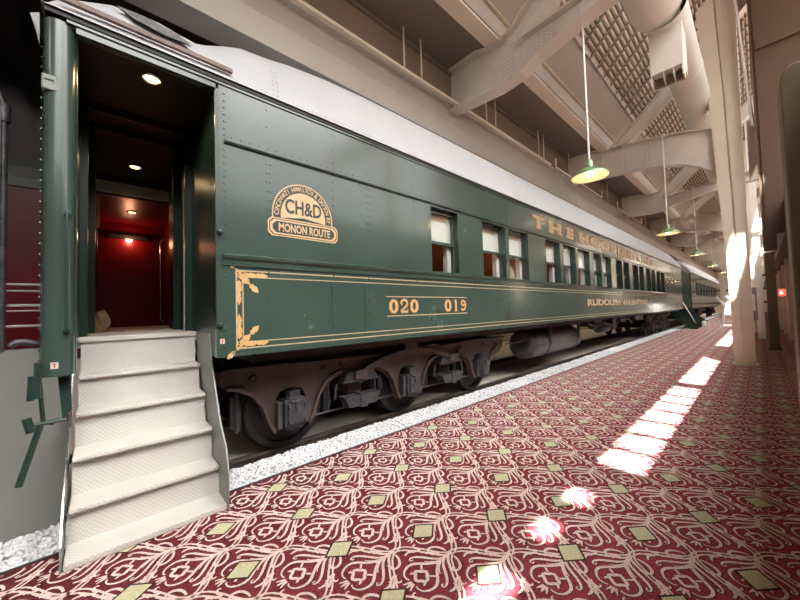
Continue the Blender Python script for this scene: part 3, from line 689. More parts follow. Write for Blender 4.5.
# ---- three axle truck
def truck(yoff, parent, mirror=False):
    W = [1.52, 3.30, 5.10]
    def f(y): return y+yoff
    top = [(.80,.90),(.86,.93),(1.3,.925),(1.9,.90),(2.5,.885),(4.2,.88),(4.9,.905),(5.5,.89),(5.98,.90),(5.93,.70),(5.82,.60)]
    def arch(y0, y1, zlo, zhi, n=8):
        return [(y1+(y0-y1)*k/n, zlo+(zhi-zlo)*math.sin(PI*k/n)**.7) for k in range(n+1)]
    bot = []
    # last pedestal, arches going back to the first
    for i in (2, 1, 0):
        yw = W[i]
        bot += [(yw+.34, .50), (yw+.24, .30), (yw+.20, .22), (yw+.16, .24), (yw+.165, .55), (yw+.12, .62), (yw, .645), (yw-.12, .62), (yw-.165, .55), (yw-.16, .24), (yw-.20, .19), (yw-.24, .28), (yw-.32, .50)]
        if i: bot += arch(W[i-1]+.42, yw-.40, .58, .72)[1:-1]
    bot += [(1.08,.66),(.95,.74),(.82,.78)]
    poly = [(f(y), z) for y, z in top+bot]
    mb = MB(); mb.prism(poly, -3.60, -3.53, 'x')
    # flange lip round the upper edge and arches
    mb.prism([(f(y), z) for y, z in top[:9]]+[(f(y), z-.035) for y, z in top[:9][::-1]], -3.60, -3.495, 'x')
    for i in (0, 1, 2):
        yw = W[i]
        for s in (-1, 1):
            pts = [(yw+s*.20,.20),(yw+s*.26,.30),(yw+s*.33,.50),(yw+s*.42,.62),(yw+s*.55,.70),(yw+s*.66,.725)]
            n = len(pts); q = [(f(y), z) for y, z in pts]+[(f(y)-s*.022, z+.03) for y, z in pts[::-1]]
            mb.prism(q, -3.60, -3.475, 'x')
    # centre equaliser arch and bolster hangers
    q = [(2.38,.66),(2.52,.74),(2.75,.81),(3.05,.865),(3.3,.88),(3.55,.865),(3.85,.81),(4.08,.74),(4.22,.66)]
    mb.prism([(f(y), z+.03) for y, z in q]+[(f(y), z-.045) for y, z in q[::-1]], -3.53, -3.42, 'x')
    mb.box(-3.53, -3.43, f(3.18), f(3.42), .90, 1.0); mb.box(-3.53, -3.40, f(2.30), f(2.46), .62, .72); mb.box(-3.53, -3.40, f(4.14), f(4.30), .62, .72)
    for y, z, r in ((1.12,.80,.045),(1.93,.80,.035),(2.2,.82,.05),(4.55,.82,.05),(5.25,.80,.03),(5.62,.79,.028)):
        mb.lathe([(r,0),(r*.95,.02),(r*.55,.03),(r*.5,.012),(.0001,.012)], (-3.53, f(y), z), 'x', 14)
    # bolsters and transoms across
    for y in (2.41, 4.2): mb.box(-5.4, -3.60, f(y)-.11, f(y)+.11, .42, .62)
    mb.box(-5.45, -3.60, f(.84), f(.94), .74, .88); mb.box(-5.45, -3.60, f(5.8), f(5.9), .65, .88)
    mb.box(-5.49, -5.42, f(.85), f(5.9), .62, .90); mb.box(-5.2, -3.7, f(3.0), f(3.6), .78, 1.02)
    tr = P_(mb, 'truck', M['iron_brown'], parent, bevel=.006)
    for yw in W:
        w = MB(); R = .455
        w.lathe([(.05,-.16),(.05,.0),(.12,.005),(.14,-.01),(.33,-.035),(.375,-.03),(.385,.01),(R-.012,.015),(R,.0),(R,-.09),(R+.028,-.105),(R+.028,-.13),(.38,-.13),(.36,-.09),(.14,-.07),(.05,-.07)], (-3.70, f(yw), .405), 'x', 40)
        w.lathe([(.05,.16),(.05,.0),(.12,-.005),(.14,.01),(.33,.035),(.375,.03),(.385,-.01),(R-.012,-.015),(R,.0),(R,.09),(R+.028,.105),(R+.028,.13),(.38,.13),(.36,.09),(.14,.07),(.05,.07)], (-5.34, f(yw), .405), 'x', 32)
        w.tube([(-5.4, f(yw), .405), (-3.5, f(yw), .405)], .075, 12)
        P_(w, 'wheelset', M['wheel'], tr)
        j = MB(); j.box(-3.56, -3.40, f(yw)-.125, f(yw)+.125, .27, .54)
        j.prism([(f(yw)-.125,.27),(f(yw)+.125,.27),(f(yw)+.09,.22),(f(yw)-.09,.22)], -3.55, -3.42, 'x')
        j.box(-3.40, -3.365, f(yw)-.098, f(yw)+.105, .29, .505); j.prism([(f(yw)-.09,.49),(f(yw)+.09,.49),(f(yw)+.07,.56),(f(yw)-.07,.56)], -3.50, -3.385, 'x')
        j.prism([(f(yw)-.03,.53),(f(yw)+.03,.53),(f(yw)+.022,.43),(f(yw)-.022,.43)], -3.37, -3.345, 'x')
        j.tube([(-3.375,f(yw)-.06,.52),(-3.375,f(yw)+.06,.52)], .022, 8); j.box(-3.52,-3.42,f(yw)-.19,f(yw)-.14,.25,.53); j.box(-3.52,-3.44,f(yw)+.14,f(yw)+.18,.25,.50)
        j.box(-3.56,-3.42,f(yw)-.06,f(yw)+.06,.545,.625)
        for a, c in ((-.085,.31),(.085,.31),(-.085,.47),(.085,.47)): j.lathe([(.014,0),(.012,.014),(.0001,.016)], (-3.365, f(yw)+a, c), 'x', 6)
        P_(j, 'journal_box', M['iron_black'], tr, bevel=.006)
    for yc in (2.41, 4.2):
        s = MB()
        for k in range(6):     # upper and lower leaf spring packs
            L = .27-.012*k
            s.prism([(f(yc)-L,.58+.022*k),(f(yc)+L,.58+.022*k),(f(yc)+L,.60+.022*k),(f(yc)-L,.60+.022*k)], -3.56, -3.44+.0, 'x')
            s.prism([(f(yc)-L,.40-.022*k),(f(yc)+L,.40-.022*k),(f(yc)+L,.42-.022*k),(f(yc)-L,.42-.022*k)], -3.56, -3.40, 'x')
        s.box(-3.57,-3.38,f(yc)-.05,f(yc)+.05,.27,.44); s.box(-3.58,-3.46,f(yc)-.055,f(yc)+.055,.56,.70)
        s.tube([(-3.50,f(yc)-.33,.58),(-3.50,f(yc)-.36,.41)], .018, 8); s.tube([(-3.50,f(yc)+.33,.58),(-3.50,f(yc)+.36,.41)], .018, 8)
        P_(s, 'leaf_spring', M['iron_black'], tr, bevel=.003)
    b = MB()
    for yw in W:
        for s in (-1, 1):
            b.prism([(f(yw)+s*.50,.62),(f(yw)+s*.56,.60),(f(yw)+s*.58,.30),(f(yw)+s*.49,.24),(f(yw)+s*.475,.45)], -3.76, -3.68, 'x')
            b.tube([(-3.66, f(yw)+s*.53, .66), (-3.66, f(yw)+s*.53, .25)], .015, 6)
    b.tube([(-3.64, f(W[0]), .14+.1), (-3.64, f(W[2]), .24)], .014, 6)
    P_(b, 'brake_rigging', M['iron_black'], tr)
    return tr
truck(0, car); truck(17.6, car)
# underframe
mb = MB(); mb.box(-5.95, -3.16, 1.0, 24.6, 1.02, 1.12); mb.box(-4.9, -4.14, 1.0, 24.6, .84, 1.02); mb.box(-3.5,-3.4,6.2,24,1.0,1.1)
P_(mb, 'underframe', M['black'], car)
mb = MB(); R = .325; c = (-3.62, 0, .60)
mb.lathe([(.0001,-.10),(.16,-.085),(.27,-.045),(R,.0),(R,.07),(R+.008,.075),(R+.008,.10),(R,.105),(R,2.7),(.27,2.76),(.12,2.79),(.0001,2.8)], (-3.70, 7.08, .60), 'y', 32)
tk = P_(mb, 'air_tank', M['tank'], car)
for y in (7.75, 9.55):
    mb = MB(); mb.lathe([(R+.004,0),(R+.016,.005),(R+.016,.055),(R+.004,.06)], (-3.70, y, .60), 'y', 32); mb.box(-3.39,-3.33,y,y+.06,.6,1.05); mb.box(-4.06,-4.0,y,y+.06,.6,1.05); P_(mb, 'tank_strap', M['iron_black'], tk)
mb = MB(); mb.tube([(-3.37,6.9,.60),(-3.35,8.5,.60)], .012, 6); mb.tube([(-3.42,5.9,.74),(-3.42,6.8,.74)], .012, 6)
P_(mb, 'tank_pipe', M['iron_black'], tk)
mb = MB()
mb.box(-3.9,-3.45,11.2,11.9,.80,1.02); mb.lathe([(.0001,0),(.16,.01),(.19,.05),(.19,.75),(.12,.82),(.0001,.83)], (-3.62,12.0,.74), 'y', 18)
mb.tube([(-3.45,10.6,.92),(-3.42,11.3,.80),(-3.42,11.8,.92),(-3.42,13.2,.72),(-3.42,13.8,.95),(-3.42,15.0,.9),(-3.42,15.3,.75),(-3.42,15.9,.94)], .03, 8)
mb.box(-3.8,-3.42,12.9,13.3,.62,1.02); mb.box(-4.3,-3.5,14.2,14.9,.80,1.02); mb.lathe([(.0001,0),(.09,.01),(.10,.3),(.0001,.32)], (-3.5,11.0,.82), 'y', 12); mb.box(-3.9,-3.45,16.1,17.4,.80,1.02)
P_(mb, 'brake_gear', M['iron_black'], car)

# ================================================================== BOARDING STEPS
st = thing('boarding_steps', 'cream tread-plate boarding steps leading up into the open coach doorway', 'steps', (-3.2, .25, 0))
NX = [-3.745, -3.545, -3.325, -3.115, -2.935, -2.745]; NZ = [1.30, 1.02, .78, .53, .27, .045]
RX = [None, -3.765, -3.585, -3.37, -3.165, -2.975]     # riser plane behind tread k
YL = [-.165, -.165, -.17, -.175, -.18, -.19]; YR = [.66, .66, .66, .665, .672, .69]
for k in range(1, 6):
    mb = MB(); th = .028 if k < 5 else .04
    mb.box(RX[k]-.02, NX[k], YL[k]+.005, YR[k]-.005, NZ[k]-th, NZ[k]); P_(mb, 'tread', M['tread'], st, bevel=.006)
for k in range(1, 6):
    mb = MB(); mb.box(RX[k]-.012, RX[k], YL[k]+.008, YR[k]-.008, NZ[k]-.0, NZ[k-1]-.028); P_(mb, 'riser', M['tread'], st)
mb = MB(); mb.box(-3.80, -3.742, -.165, .655, 1.272, 1.309); P_(mb, 'top_nosing', M['tread'], st, bevel=.005)
for y, s in ((-.192, -1), (.672, 1)):
    mb = MB()
    poly = ([(-3.80, 1.30), (-3.28, 1.30), (-3.22, 1.07), (-3.07, .83), (-2.94, .62), (-2.76, .45), (-2.695, .26), (-2.71, .002),] if s > 0 else
            [(-3.80, 1.30), (-3.70, 1.25), (-3.66, 1.04), (-3.46, .78), (-3.22, .575), (-2.93, .36), (-2.77, .14), (-2.755, .002),])+[ (-2.98, .002), (-3.04, .10), (-3.2, .35), (-3.42, .62), (-3.62, .9), (-3.80, 1.05)]
    mb.prism(poly, y, y+.008 if s > 0 else y-.008, 'y')
    for i in range(3, 7):
        a, b_ = poly[i], poly[i+1]
    P_(mb, 'stringer', M['leadgrey'], st)
    mb = MB(); mb.tube([(poly[i][0], y+.004*s, poly[i][1]) for i in (1,2,3,4,5,6)], .008, 6); P_(mb, 'stringer_edge', M['chrome' if s < 0 else 'leadgrey'], st)

# crumpled paper bag on the vestibule floor
bm = bmesh.new(); bmesh.ops.create_icosphere(bm, subdivisions=3, radius=.1)
for v in bm.verts:
    n = math.sin(v.co.x*61+v.co.z*40)*.012+math.cos(v.co.y*73+v.co.z*55)*.012
    v.co *= 1+n*7; v.co.z = max(v.co.z*1.55, -.12); v.co.x *= .8
bmesh.ops.translate(bm, verts=bm.verts, vec=(0,0,.125))
me = bpy.data.meshes.new('paper_bag'); bm.to_mesh(me); bm.free(); me.materials.append(M['paper'])
o = bpy.data.objects.new('paper_bag', me); COL.objects.link(o); o.location = (-5.4, -.04, 1.302); o.scale = (.72, .72, .95)
tag(o, 'crumpled tan paper bag on the floor inside the coach doorway', 'bag')

# ================================================================== MAROON COACH behind
mc = thing('passenger_coach', 'maroon passenger coach on the far track, seen behind the green coach end', 'train car', (-7.2, 2, -.05))
mb = MB(); XM = -6.32
mb.box(XM-.08, XM, -3.2, -.22, 1.0, 3.2); mb.box(XM-.08, XM, .92, 6.1, 1.0, 3.2); mb.box(XM-.08, XM, -.22, .92, 3.30, 3.38)
P_(mb, 'side_wall', M['maroon'], mc)
mb = MB(); mb.box(-8.3, -6.21, -.19, .89, 1.21, 1.305); P_(mb, 'vestibule_floor', M['tread'], mc)
mb = MB(); mb.box(-8.3, XM, -.27, -.20, 1.2, 3.36); mb.box(-8.3, XM, .90, .97, 1.2, 3.36); mb.box(-8.38, -8.3, -.27, .97, 1.2, 3.36); mb.box(-8.3, XM, -.2, .9, 3.33, 3.36)
mb.box(-8.3,-8.26,.55,.9,1.3,2.9)
P_(mb, 'vestibule_lining', M['maroon'], mc)
mb = MB(); mb.box(-8.30, -8.24, .02, .62, 3.02, 3.10); P_(mb, 'door_closer', M['black'], mc)
mb = MB(); mb.tube([(-7.6,.80,1.4),(-7.6,.76,1.45),(-7.6,.76,2.9),(-7.6,.84,3.0)], .014); mb.tube([(-7.0,-.15,1.9),(-7.0,-.12,1.95),(-7.0,-.12,2.9),(-7.0,-.17,2.95)], .014); P_(mb, 'grab_rail', M['chrome'], mc)
mb = MB(); prof = [(XM+.03,3.2),(XM+.02,3.32),(XM-.1,3.5),(XM-.35,3.68),(XM-.8,3.8),(XM-2.0,3.8),(XM-2.0,3.2)]
mb.prism(prof, -3.2, -.1, 'y'); mb.prism(prof, .98, 6.1, 'y'); P_(mb, 'roof', M['greywall'], mc)
mb = MB(); mb.box(XM-2, XM-.02, -3.2, 6.1, .95, 1.2); P_(mb, 'underframe', M['black'], mc)
mb = MB(); mb.lathe([(.05,0),(.045,.03),(.02,.045),(.0001,.05)], (-8.3, .327, 3.02), 'x', 14); P_(mb, 'wall_lamp', M['redlamp'], mc)
ceil_lamp(-7.3, .33, 3.33, mc, 2.0)
ld = bpy.data.lights.new('wall_lamp_light', 'POINT'); ld.energy = 5; ld.color = (1, .40, .22); ld.shadow_soft_size = .04
lo = bpy.data.objects.new('wall_lamp_light', ld); COL.objects.link(lo); lo.location = (-8.16, .327, 2.98)


# railing between the coaches
rl = thing('railing', 'steel guard railing of horizontal bars at the end of the green coach', 'railing', (-3.52, -1, 1.26))
for z, r in ((1.724,.008),(1.677,.006),(1.572,.010),(1.533,.006),(1.423,.010)):
    mb = MB(); mb.tube([(-3.565, -2.4, z), (-3.565, -.345, z)], r, 8); P_(mb, 'bar', M['steelpipe'], rl)
mb = MB(); mb.tube([(-3.565,-1.6,1.26),(-3.565,-1.6,1.73)], .012); mb.tube([(-3.565,-.35,1.26),(-3.565,-.35,1.73)], .010); P_(mb, 'post', M['iron_black'], rl)
mb = MB(); mb.tube([(-3.5,-.54,1.262),(-3.5,-.54,2.98),(-3.5,-.56,3.05),(-3.52,-.64,3.10)], .022, 10); mb.tube([(-3.5,-.54,2.86),(-3.5,-.54,2.98)], .034, 10); mb.tube([(-3.47,-.55,2.9),(-3.47,-.55,1.28)], .008, 6)
tag(mb.build('signal_pole', M['iron_black']), 'slim black pole with curved top standing left of the coach end', 'pole')
mb = MB(); mb.tube([(-3.52,-.50,1.285),(-3.52,-.47,1.31),(-3.52,-.43,1.31),(-3.53,-.37,1.285)], .025, 8)
tag(mb.build('brake_hose', M['iron_black']), 'black brake hose lying on the grey wall beside the pole', 'hose')

# ================================================================== SECOND GREEN COACH
WIN2 = []
y = 31.0
while y < 46: WIN2 += [(y, y+.75), (y+.9, y+1.65)]; y += 2.1
c2 = thing('passenger_coach', 'second green passenger coach coupled behind the lettered one, far down the hall', 'train car', (XC, 39, -.05))
mb = MB(); side_panel(mb, 28.6, 52, WIN2); mb.box(XF, XF+.1, 28.6, 52, ZSK, ZE); mb.box(XF, XS, 51.9, 52, ZSK, ZE); P_(mb, 'side_wall', M['green'], c2)
mb = MB(); mb.prism([(XS, ZB-.10), (XS+.03, ZB-.07), (XS+.03, ZB), (XS, ZB)], 28.6, 52, 'y'); mb.box(XS, XS+.02, 28.6, 52, 2.93, 2.98); P_(mb, 'belt_rail', M['green'], c2)
mb = MB(); mb.box(XS+.001, XS+.004, 29, 52, 1.17, 1.19); mb.box(XS+.001, XS+.004, 29, 52, 1.83, 1.85); P_(mb, 'gold_lining', M['gold_pale'], c2)
mb = MB(); mb.box(-4.42,-4.36,28.7,51.8,1.3,3.4); P_(mb, 'corridor_partition', M['intdark'], c2)
mb = roof_mesh(28.4, 52, False); P_(mb, 'roof', M['roof_white'], c2)
mb = MB(); mb.box(-5.95,-3.16,28.8,51.8,1.0,1.12); mb.box(-4.9,-4.1,28.8,51.8,.8,1.0); mb.box(-3.9,-3.5,37,39.5,.35,1.0); P_(mb, 'underframe', M['black'], c2)
windows(c2, WIN2, detail=False)
truck(28.6, c2); truck(45.2, c2)
# dark gangway between the coaches
gw = thing('gangway', 'dark green gangway bellows joining the two green coaches', 'gangway', (XC, 26.6, 1.1))
mb = MB()
for k in range(15): mb.box(-5.95, -3.05-(.04 if k % 2 else 0), 24.95+k*.23, 24.95+k*.23+.22, 1.12, 3.40)
P_(mb, 'bellows', M['green_dark'], gw)
# folding green steps at that gap
for j, (y0, lab) in enumerate(((24.3, 'dark green folding boarding step under the end of the lettered coach'), (27.6, 'dark green boarding step under the start of the second coach'))):
    g = thing('coach_steps', lab, 'steps', (-3.0, y0, 0), 'green steps between the coaches')
    for k in range(4):
        mb = MB(); mb.box(-3.45+.22*k-.2, -3.2+.22*k, y0, y0+1.5, .86-.26*k, .90-.26*k); P_(mb, 'tread', M['green_dark'], g)
    for yy in (y0-.03, y0+1.5):
        mb = MB(); mb.prism([(-3.65,1.0),(-3.2,1.0),(-2.35,.25),(-2.35,.002),(-2.7,.002)], yy, yy+.03, 'y'); P_(mb, 'stringer', M['green_dark'], g)
    if j == 0:
        mb = MB(); mb.tube([(-2.45,y0+.1,.3),(-2.95,y0+.1,1.5)], .03, 8); P_(mb, 'handrail', M['whitepaint'], g)
mb = MB(); mb.lathe([(.0001,0),(.12,0),(.13,.2),(.10,.32),(.0001,.34)], (-2.35,27.35,.0), 'z', 14); tag(mb.build('bucket', M['whitepaint']), 'small white pail on the carpet by the green steps', 'bucket')

# ================================================================== WHITE STATUE
def skin_fig():
    J = dict(pel=(0,0,.92), che=(0,.02,1.25), nec=(0,.03,1.42), hea=(0,.0,1.56), hd2=(0,.0,1.68), ls=(-.19,.02,1.38), le=(-.30,-.03,1.50), lh=(-.40,-.06,1.72), lf=(-.44,-.08,1.82), rs=(.19,.02,1.38), re=(.27,.06,1.12), rh=(.20,-.10,.96),
        lhp=(-.10,0,.88), lk=(-.17,-.06,.47), la=(-.20,.05,.07), lt=(-.21,-.12,.03), rhp=(.10,0,.88), rk=(.22,.02,.47), ra=(.36,.10,.07), rt=(.38,-.06,.03))
    R = dict(pel=.18, che=.20, nec=.06, hea=.095, hd2=.07, ls=.075, le=.07, lh=.05, lf=.03, rs=.075, re=.05, rh=.04, lhp=.13, lk=.09, la=.06, lt=.035, rhp=.13, rk=.09, ra=.06, rt=.035)
    E = [('pel','che'),('che','nec'),('nec','hea'),('hea','hd2'),('che','ls'),('ls','le'),('le','lh'),('lh','lf'),('che','rs'),('rs','re'),('re','rh'),('pel','lhp'),('lhp','lk'),('lk','la'),('la','lt'),('pel','rhp'),('rhp','rk'),('rk','ra'),('ra','rt')]
    ks = list(J); me = bpy.data.meshes.new('statue_body'); me.from_pydata([J[k] for k in ks], [(ks.index(a), ks.index(b)) for a, b in E], [])
    o = bpy.data.objects.new('statue_body', me); COL.objects.link(o)
    md = o.modifiers.new('s', 'SKIN'); 
    for i, k in enumerate(ks): me.skin_vertices[0].data[i].radius = (R[k], R[k]*.85); me.skin_vertices[0].data[i].use_root = (k == 'pel')
    sb = o.modifiers.new('u', 'SUBSURF'); sb.levels = 2; sb.render_levels = 2
    me.materials.append(M['statue']); return o
fig = thing('statue', 'white plaster statue of a walking figure in a hat raising one arm', 'statue', (-1.36, 27.8, 0))
b = skin_fig(); b.parent = fig; b.location = (0,0,.02)
mb = MB(); mb.lathe([(.0001,.13),(.09,.12),(.105,.03),(.11,.0),(.175,-.01),(.175,-.02),(.1,-.015)], (-1.36, 27.8, 1.72), 'z', 18); P_(mb, 'hat', M['statue'], fig)
mb = MB(); mb.prism([(-.13,-.1),(.13,-.1),(.19,.1),(-.19,.1)], .62, 1.0, 'z')
mb.v = [(x-1.36, y+27.8, z) for x, y, z in mb.v]; P_(mb, 'coat_skirt', M['statue'], fig, bevel=.03)
mb = MB(); mb.box(-1.36-.32, -1.36+.5, 27.55, 28.05, 0, .022); P_(mb, 'plinth', M['statue'], fig)

# ================================================================== HALL: overhead left
mb = MB(); YA, YB = -10, 62
XG = -3.76
mb.prism([(XG-.35,4.63),(XG,4.63),(XG,4.68),(XG-.03,4.69),(XG-.03,5.02),(XG-.055,5.05),(XG-.055,5.36),(XG-.02,5.38),(XG-.02,5.43),(XG-.35,5.43)], YA, YB, 'y'); mb.build('trim_girder_fascia', M['pinkbeam'], kind='structure')
mb = MB(); mb.box(-3.95, -3.84, YA, YB, 5.43, 6.05); mb.build('wall_left_upper', M['brownwall2'], kind='structure')
mb = MB(); mb.box(-3.95, -2.95, YA, YB, 6.05, 6.12); mb.build('ceiling_soffit', M['soffit'], kind='structure')
mb = MB(); mb.box(-3.84,-3.80,YA,YB,5.99,6.05); mb.build('trim_2', M['soffit'], kind='structure')
mb = MB(); mb.box(-2.97, -2.73, YA, YB, 5.95, 5.98); mb.box(-2.86,-2.845,YA,YB,5.98,6.44); mb.box(-2.97,-2.73,YA,YB,6.44,6.46); mb.build('trim_longitudinal_beam', M['creamsteel'], kind='structure')
mb = MB(); mb.prism([(-2.84,6.14),(-2.80,6.14),(-2.78,6.46),(-2.33,6.93),(-2.28,6.93),(-2.25,7.01),(-2.40,7.01),(-2.84,6.60)], YA, YB, 'y'); mb.build('trim_purlin', M['pinkbeam'], kind='structure')
# roof deck: corrugated, ribs along Y, slope z = x + 9.26
def zdk(x): return x+9.26
vs = []; k = 0; s = 0.0
L = (0.75+2.33)*math.sqrt(2); prof = []; p = .105
n = int(L/p)
for i in range(n):
    for a, h in ((0,0),(.035,0),(.045,.035),(.095,.035)):
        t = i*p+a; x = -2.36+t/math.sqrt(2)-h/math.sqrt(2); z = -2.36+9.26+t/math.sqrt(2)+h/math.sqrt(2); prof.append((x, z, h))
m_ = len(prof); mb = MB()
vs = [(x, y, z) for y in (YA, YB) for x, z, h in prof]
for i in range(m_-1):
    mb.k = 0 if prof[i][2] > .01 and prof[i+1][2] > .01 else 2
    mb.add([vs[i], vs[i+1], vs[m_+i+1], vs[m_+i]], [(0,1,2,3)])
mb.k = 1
xe = prof[-1][0]; ze = prof[-1][1]
mb.prism([(-2.36,6.96),(xe,ze+.1),(xe,ze+.16),(-2.42,7.0)], YA, YB, 'y')
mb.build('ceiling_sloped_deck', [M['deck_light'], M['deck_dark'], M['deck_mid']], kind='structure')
mb = MB(); y = -3.8
while y < 40:
    mb.prism([(-2.3, zdk(-2.3)-.055), (xe, zdk(xe)-.055), (xe, zdk(xe)-.01), (-2.3, zdk(-2.3)-.01)], y, y+.032, 'y'); y += .47
mb.build('ceiling_deck_ribs', M['deck_dark'], kind='structure')
# dark void ceiling & walls at far left
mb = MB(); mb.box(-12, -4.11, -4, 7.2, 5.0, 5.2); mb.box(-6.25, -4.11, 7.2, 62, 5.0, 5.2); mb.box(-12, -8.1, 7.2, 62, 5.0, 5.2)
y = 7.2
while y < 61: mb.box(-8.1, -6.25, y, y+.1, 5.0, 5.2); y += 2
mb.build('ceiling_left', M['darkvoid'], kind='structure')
mb = MB(); mb.box(-8.1, -6.25, 7.2, 61, 5.21, 5.22); mb.build('ceiling_added_fill_panel', M['dimpanel'], kind='structure')  # unseen panel added so daylight reaches the pit and its beige wall
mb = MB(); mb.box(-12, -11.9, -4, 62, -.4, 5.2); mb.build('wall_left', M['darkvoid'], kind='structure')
mb = MB(); mb.box(-12, -3.6, -4.1, -4, -.4, 6.1); mb.build('wall_back_left_light_stop', M['darkvoid'], kind='structure')  # unseen, put in to block light coming from behind the camera
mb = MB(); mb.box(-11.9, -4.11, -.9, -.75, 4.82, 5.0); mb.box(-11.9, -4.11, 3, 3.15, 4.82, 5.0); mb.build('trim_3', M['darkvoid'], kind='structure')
# end wall
mb = MB(); mb.box(-12, 9, 62, 62.2, -.4, 10.5); mb.build('wall_end', M['pitwall'], kind='structure')
mb = MB()
for z in (1.2, 2.9, 4.6): mb.box(-3, 3, 61.9, 62, z, z+.25)
mb.build('trim_4', M['brownwall'], kind='structure')
# high roof right of the slope, with sun slots and a gap added for downlight, and right wall
SX = .232; SY = -.45
ZR = 10.1
xs0, xs1 = -1.06+SX*ZR, -.72+SX*ZR
mb = MB(); mb.box(xe-.05, xs0-.65, YA, YB, ZR, ZR+.12) if xe-.05 < xs0-.65 else None; mb.box(xs1, 1.70, YA, YB, ZR, ZR+.12); mb.box(2.95, 3.15, YA, YB, ZR, ZR+.12); mb.box(1.70, 2.95, YA, -6, ZR, ZR+.12); mb.box(1.70, 2.95, 54, YB, ZR, ZR+.12); mb.box(1.70, 2.95, 6.6, 10.5, ZR, ZR+.12)  # closed stretch of the added gap keeps sun off the bulkhead
y = -6
while y < 54: mb.box(1.70, 2.95, y, y+.08, ZR, ZR+.12); y += 1.5
mull = []
pats = [3.30,3.82,4.38,4.98,5.56,6.10,6.62,7.20,7.72,8.24,8.80,9.40,9.96,10.55]
op = [(1.28,1.62,.0,.16),(1.98,2.24,.0,.13),(2.52,2.78,.0,.16)]+[(a+.04, b-.03, 0, .34) for a, b in zip(pats[:-1], pats[1:])]+[(10.62,11.2,0,.34),(11.3,12.0,0,.34)]
y = 15.2
while y < 26: op.append((y, y+.5, 0, .34)); y += .58
op += [(28.0,29.2,-.62,.34)]  # wide slot added to let sun fall on the statue
y = 30.0
while y < 46: op.append((y, y+.5, 0, .34)); y += .58
bx0 = xs0-.65; prev = YA
for a, b_, u0, u1 in op:
    a2, b2 = a+SY*ZR, b_+SY*ZR
    mb.box(bx0, xs1, prev, a2, ZR, ZR+.12)
    if u0 > -.6: mb.box(bx0, xs0+u0, a2, b2, ZR, ZR+.12)
    if u1 < .33: mb.box(xs0+u1, xs1, a2, b2, ZR, ZR+.12)
    prev = b2
mb.box(bx0, xs1, prev, YB, ZR, ZR+.12)
mb.box(xe-.06, xe+.0, YA, YB, ze+.05, ZR+.05)
mb.build('ceiling_high', M['soffit'], kind='structure')
mb = MB(); mb.box(-1.0, 3.15, -4.1, -4, -.1, ZR); mb.box(-3.6, -1.0, -4.1, -4, -.1, 5.2); mb.build('wall_back_light_stop', M['brownwall2'], kind='structure')  # unseen, added behind the camera to hold back light
mb2 = MB(); mb2.box(1.70, 2.04, -6, 54, ZR+.125, ZR+.135); mb2.build('ceiling_added_diffuser', M['diffuser'], kind='structure')  # unseen sunlit diffuser added to throw soft light on the carpet
# right side: parapet wall with unseen open bays shaped for sky light, narrowed farther on
mb = MB(); XR_ = 3.0
mb.box(XR_, XR_+.15, -4, YB, -.1, 4.5); mb.box(XR_, XR_+.15, -4, YB, 9.6, ZR+.12)
y = -4
while y < 13: mb.box(XR_, XR_+.15, y, y+.35, 3.6, 9.6); y += 5.8
mb.box(XR_, XR_+.15, 13, YB, 4.5, 8.2)
while y < YB: mb.box(XR_, XR_+.15, y, y+.35, 8.2, 9.6); y += 5.8
mb.build('wall_right', M['brickbrown'], kind='structure')

# ================================================================== HALL: crossbeams
def isect(mb, top, bot, yc, wf=.26, tf=.022, web=.016):
    """plate girder in the XZ plane: web + flanges following top and bottom lines"""
    n = len(top)
    vs = []
    for (xt, zt), (xb, zb) in zip(top, bot): vs += [(xt, yc-web/2, zt), (xb, yc-web/2, zb), (xt, yc+web/2, zt), (xb, yc+web/2, zb)]
    fs = []
    for i in range(n-1):
        a, b = 4*i, 4*i+4
        fs += [(a, a+1, b+1, b), (a+2, b+2, b+3, a+3), (a, b, b+2, a+2), (a+1, a+3, b+3, b+1)]
    fs += [(0,2,3,1), (4*n-4, 4*n-3, 4*n-1, 4*n-2)]; mb.add(vs, fs)
    for line, s in ((top, 1), (bot, -1)):
        L = len(line); v = []
        for x, z in line: v += [(x, yc-wf/2, z), (x, yc+wf/2, z), (x, yc-wf/2, z+s*tf), (x, yc+wf/2, z+s*tf)]
        f = []
        for i in range(L-1):
            a, b = 4*i, 4*i+4; f += [(a, a+1, b+1, b), (a+2, b+2, b+3, a+3), (a, b, b+2, a+2), (a+1, a+3, b+3, b+1)]
        f += [(0,2,3,1), (4*L-4, 4*L-3, 4*L-1, 4*L-2)]; mb.add(v, f)
def rivgrid(mb, x0, x1, z0, z1, yc, nx, nz, r=.022, shear=0):
    for i in range(nx):
        for j in range(nz):
            x = x0+(x1-x0)*i/max(1, nx-1); z = z0+(z1-z0)*j/max(1, nz-1)+shear*(x-x0); mb.rivet((x, yc, z), (0,-1,0), r, 6)
names = ['nearest', 'second', 'third', 'fourth', 'fifth', 'sixth', 'seventh', 'eighth']
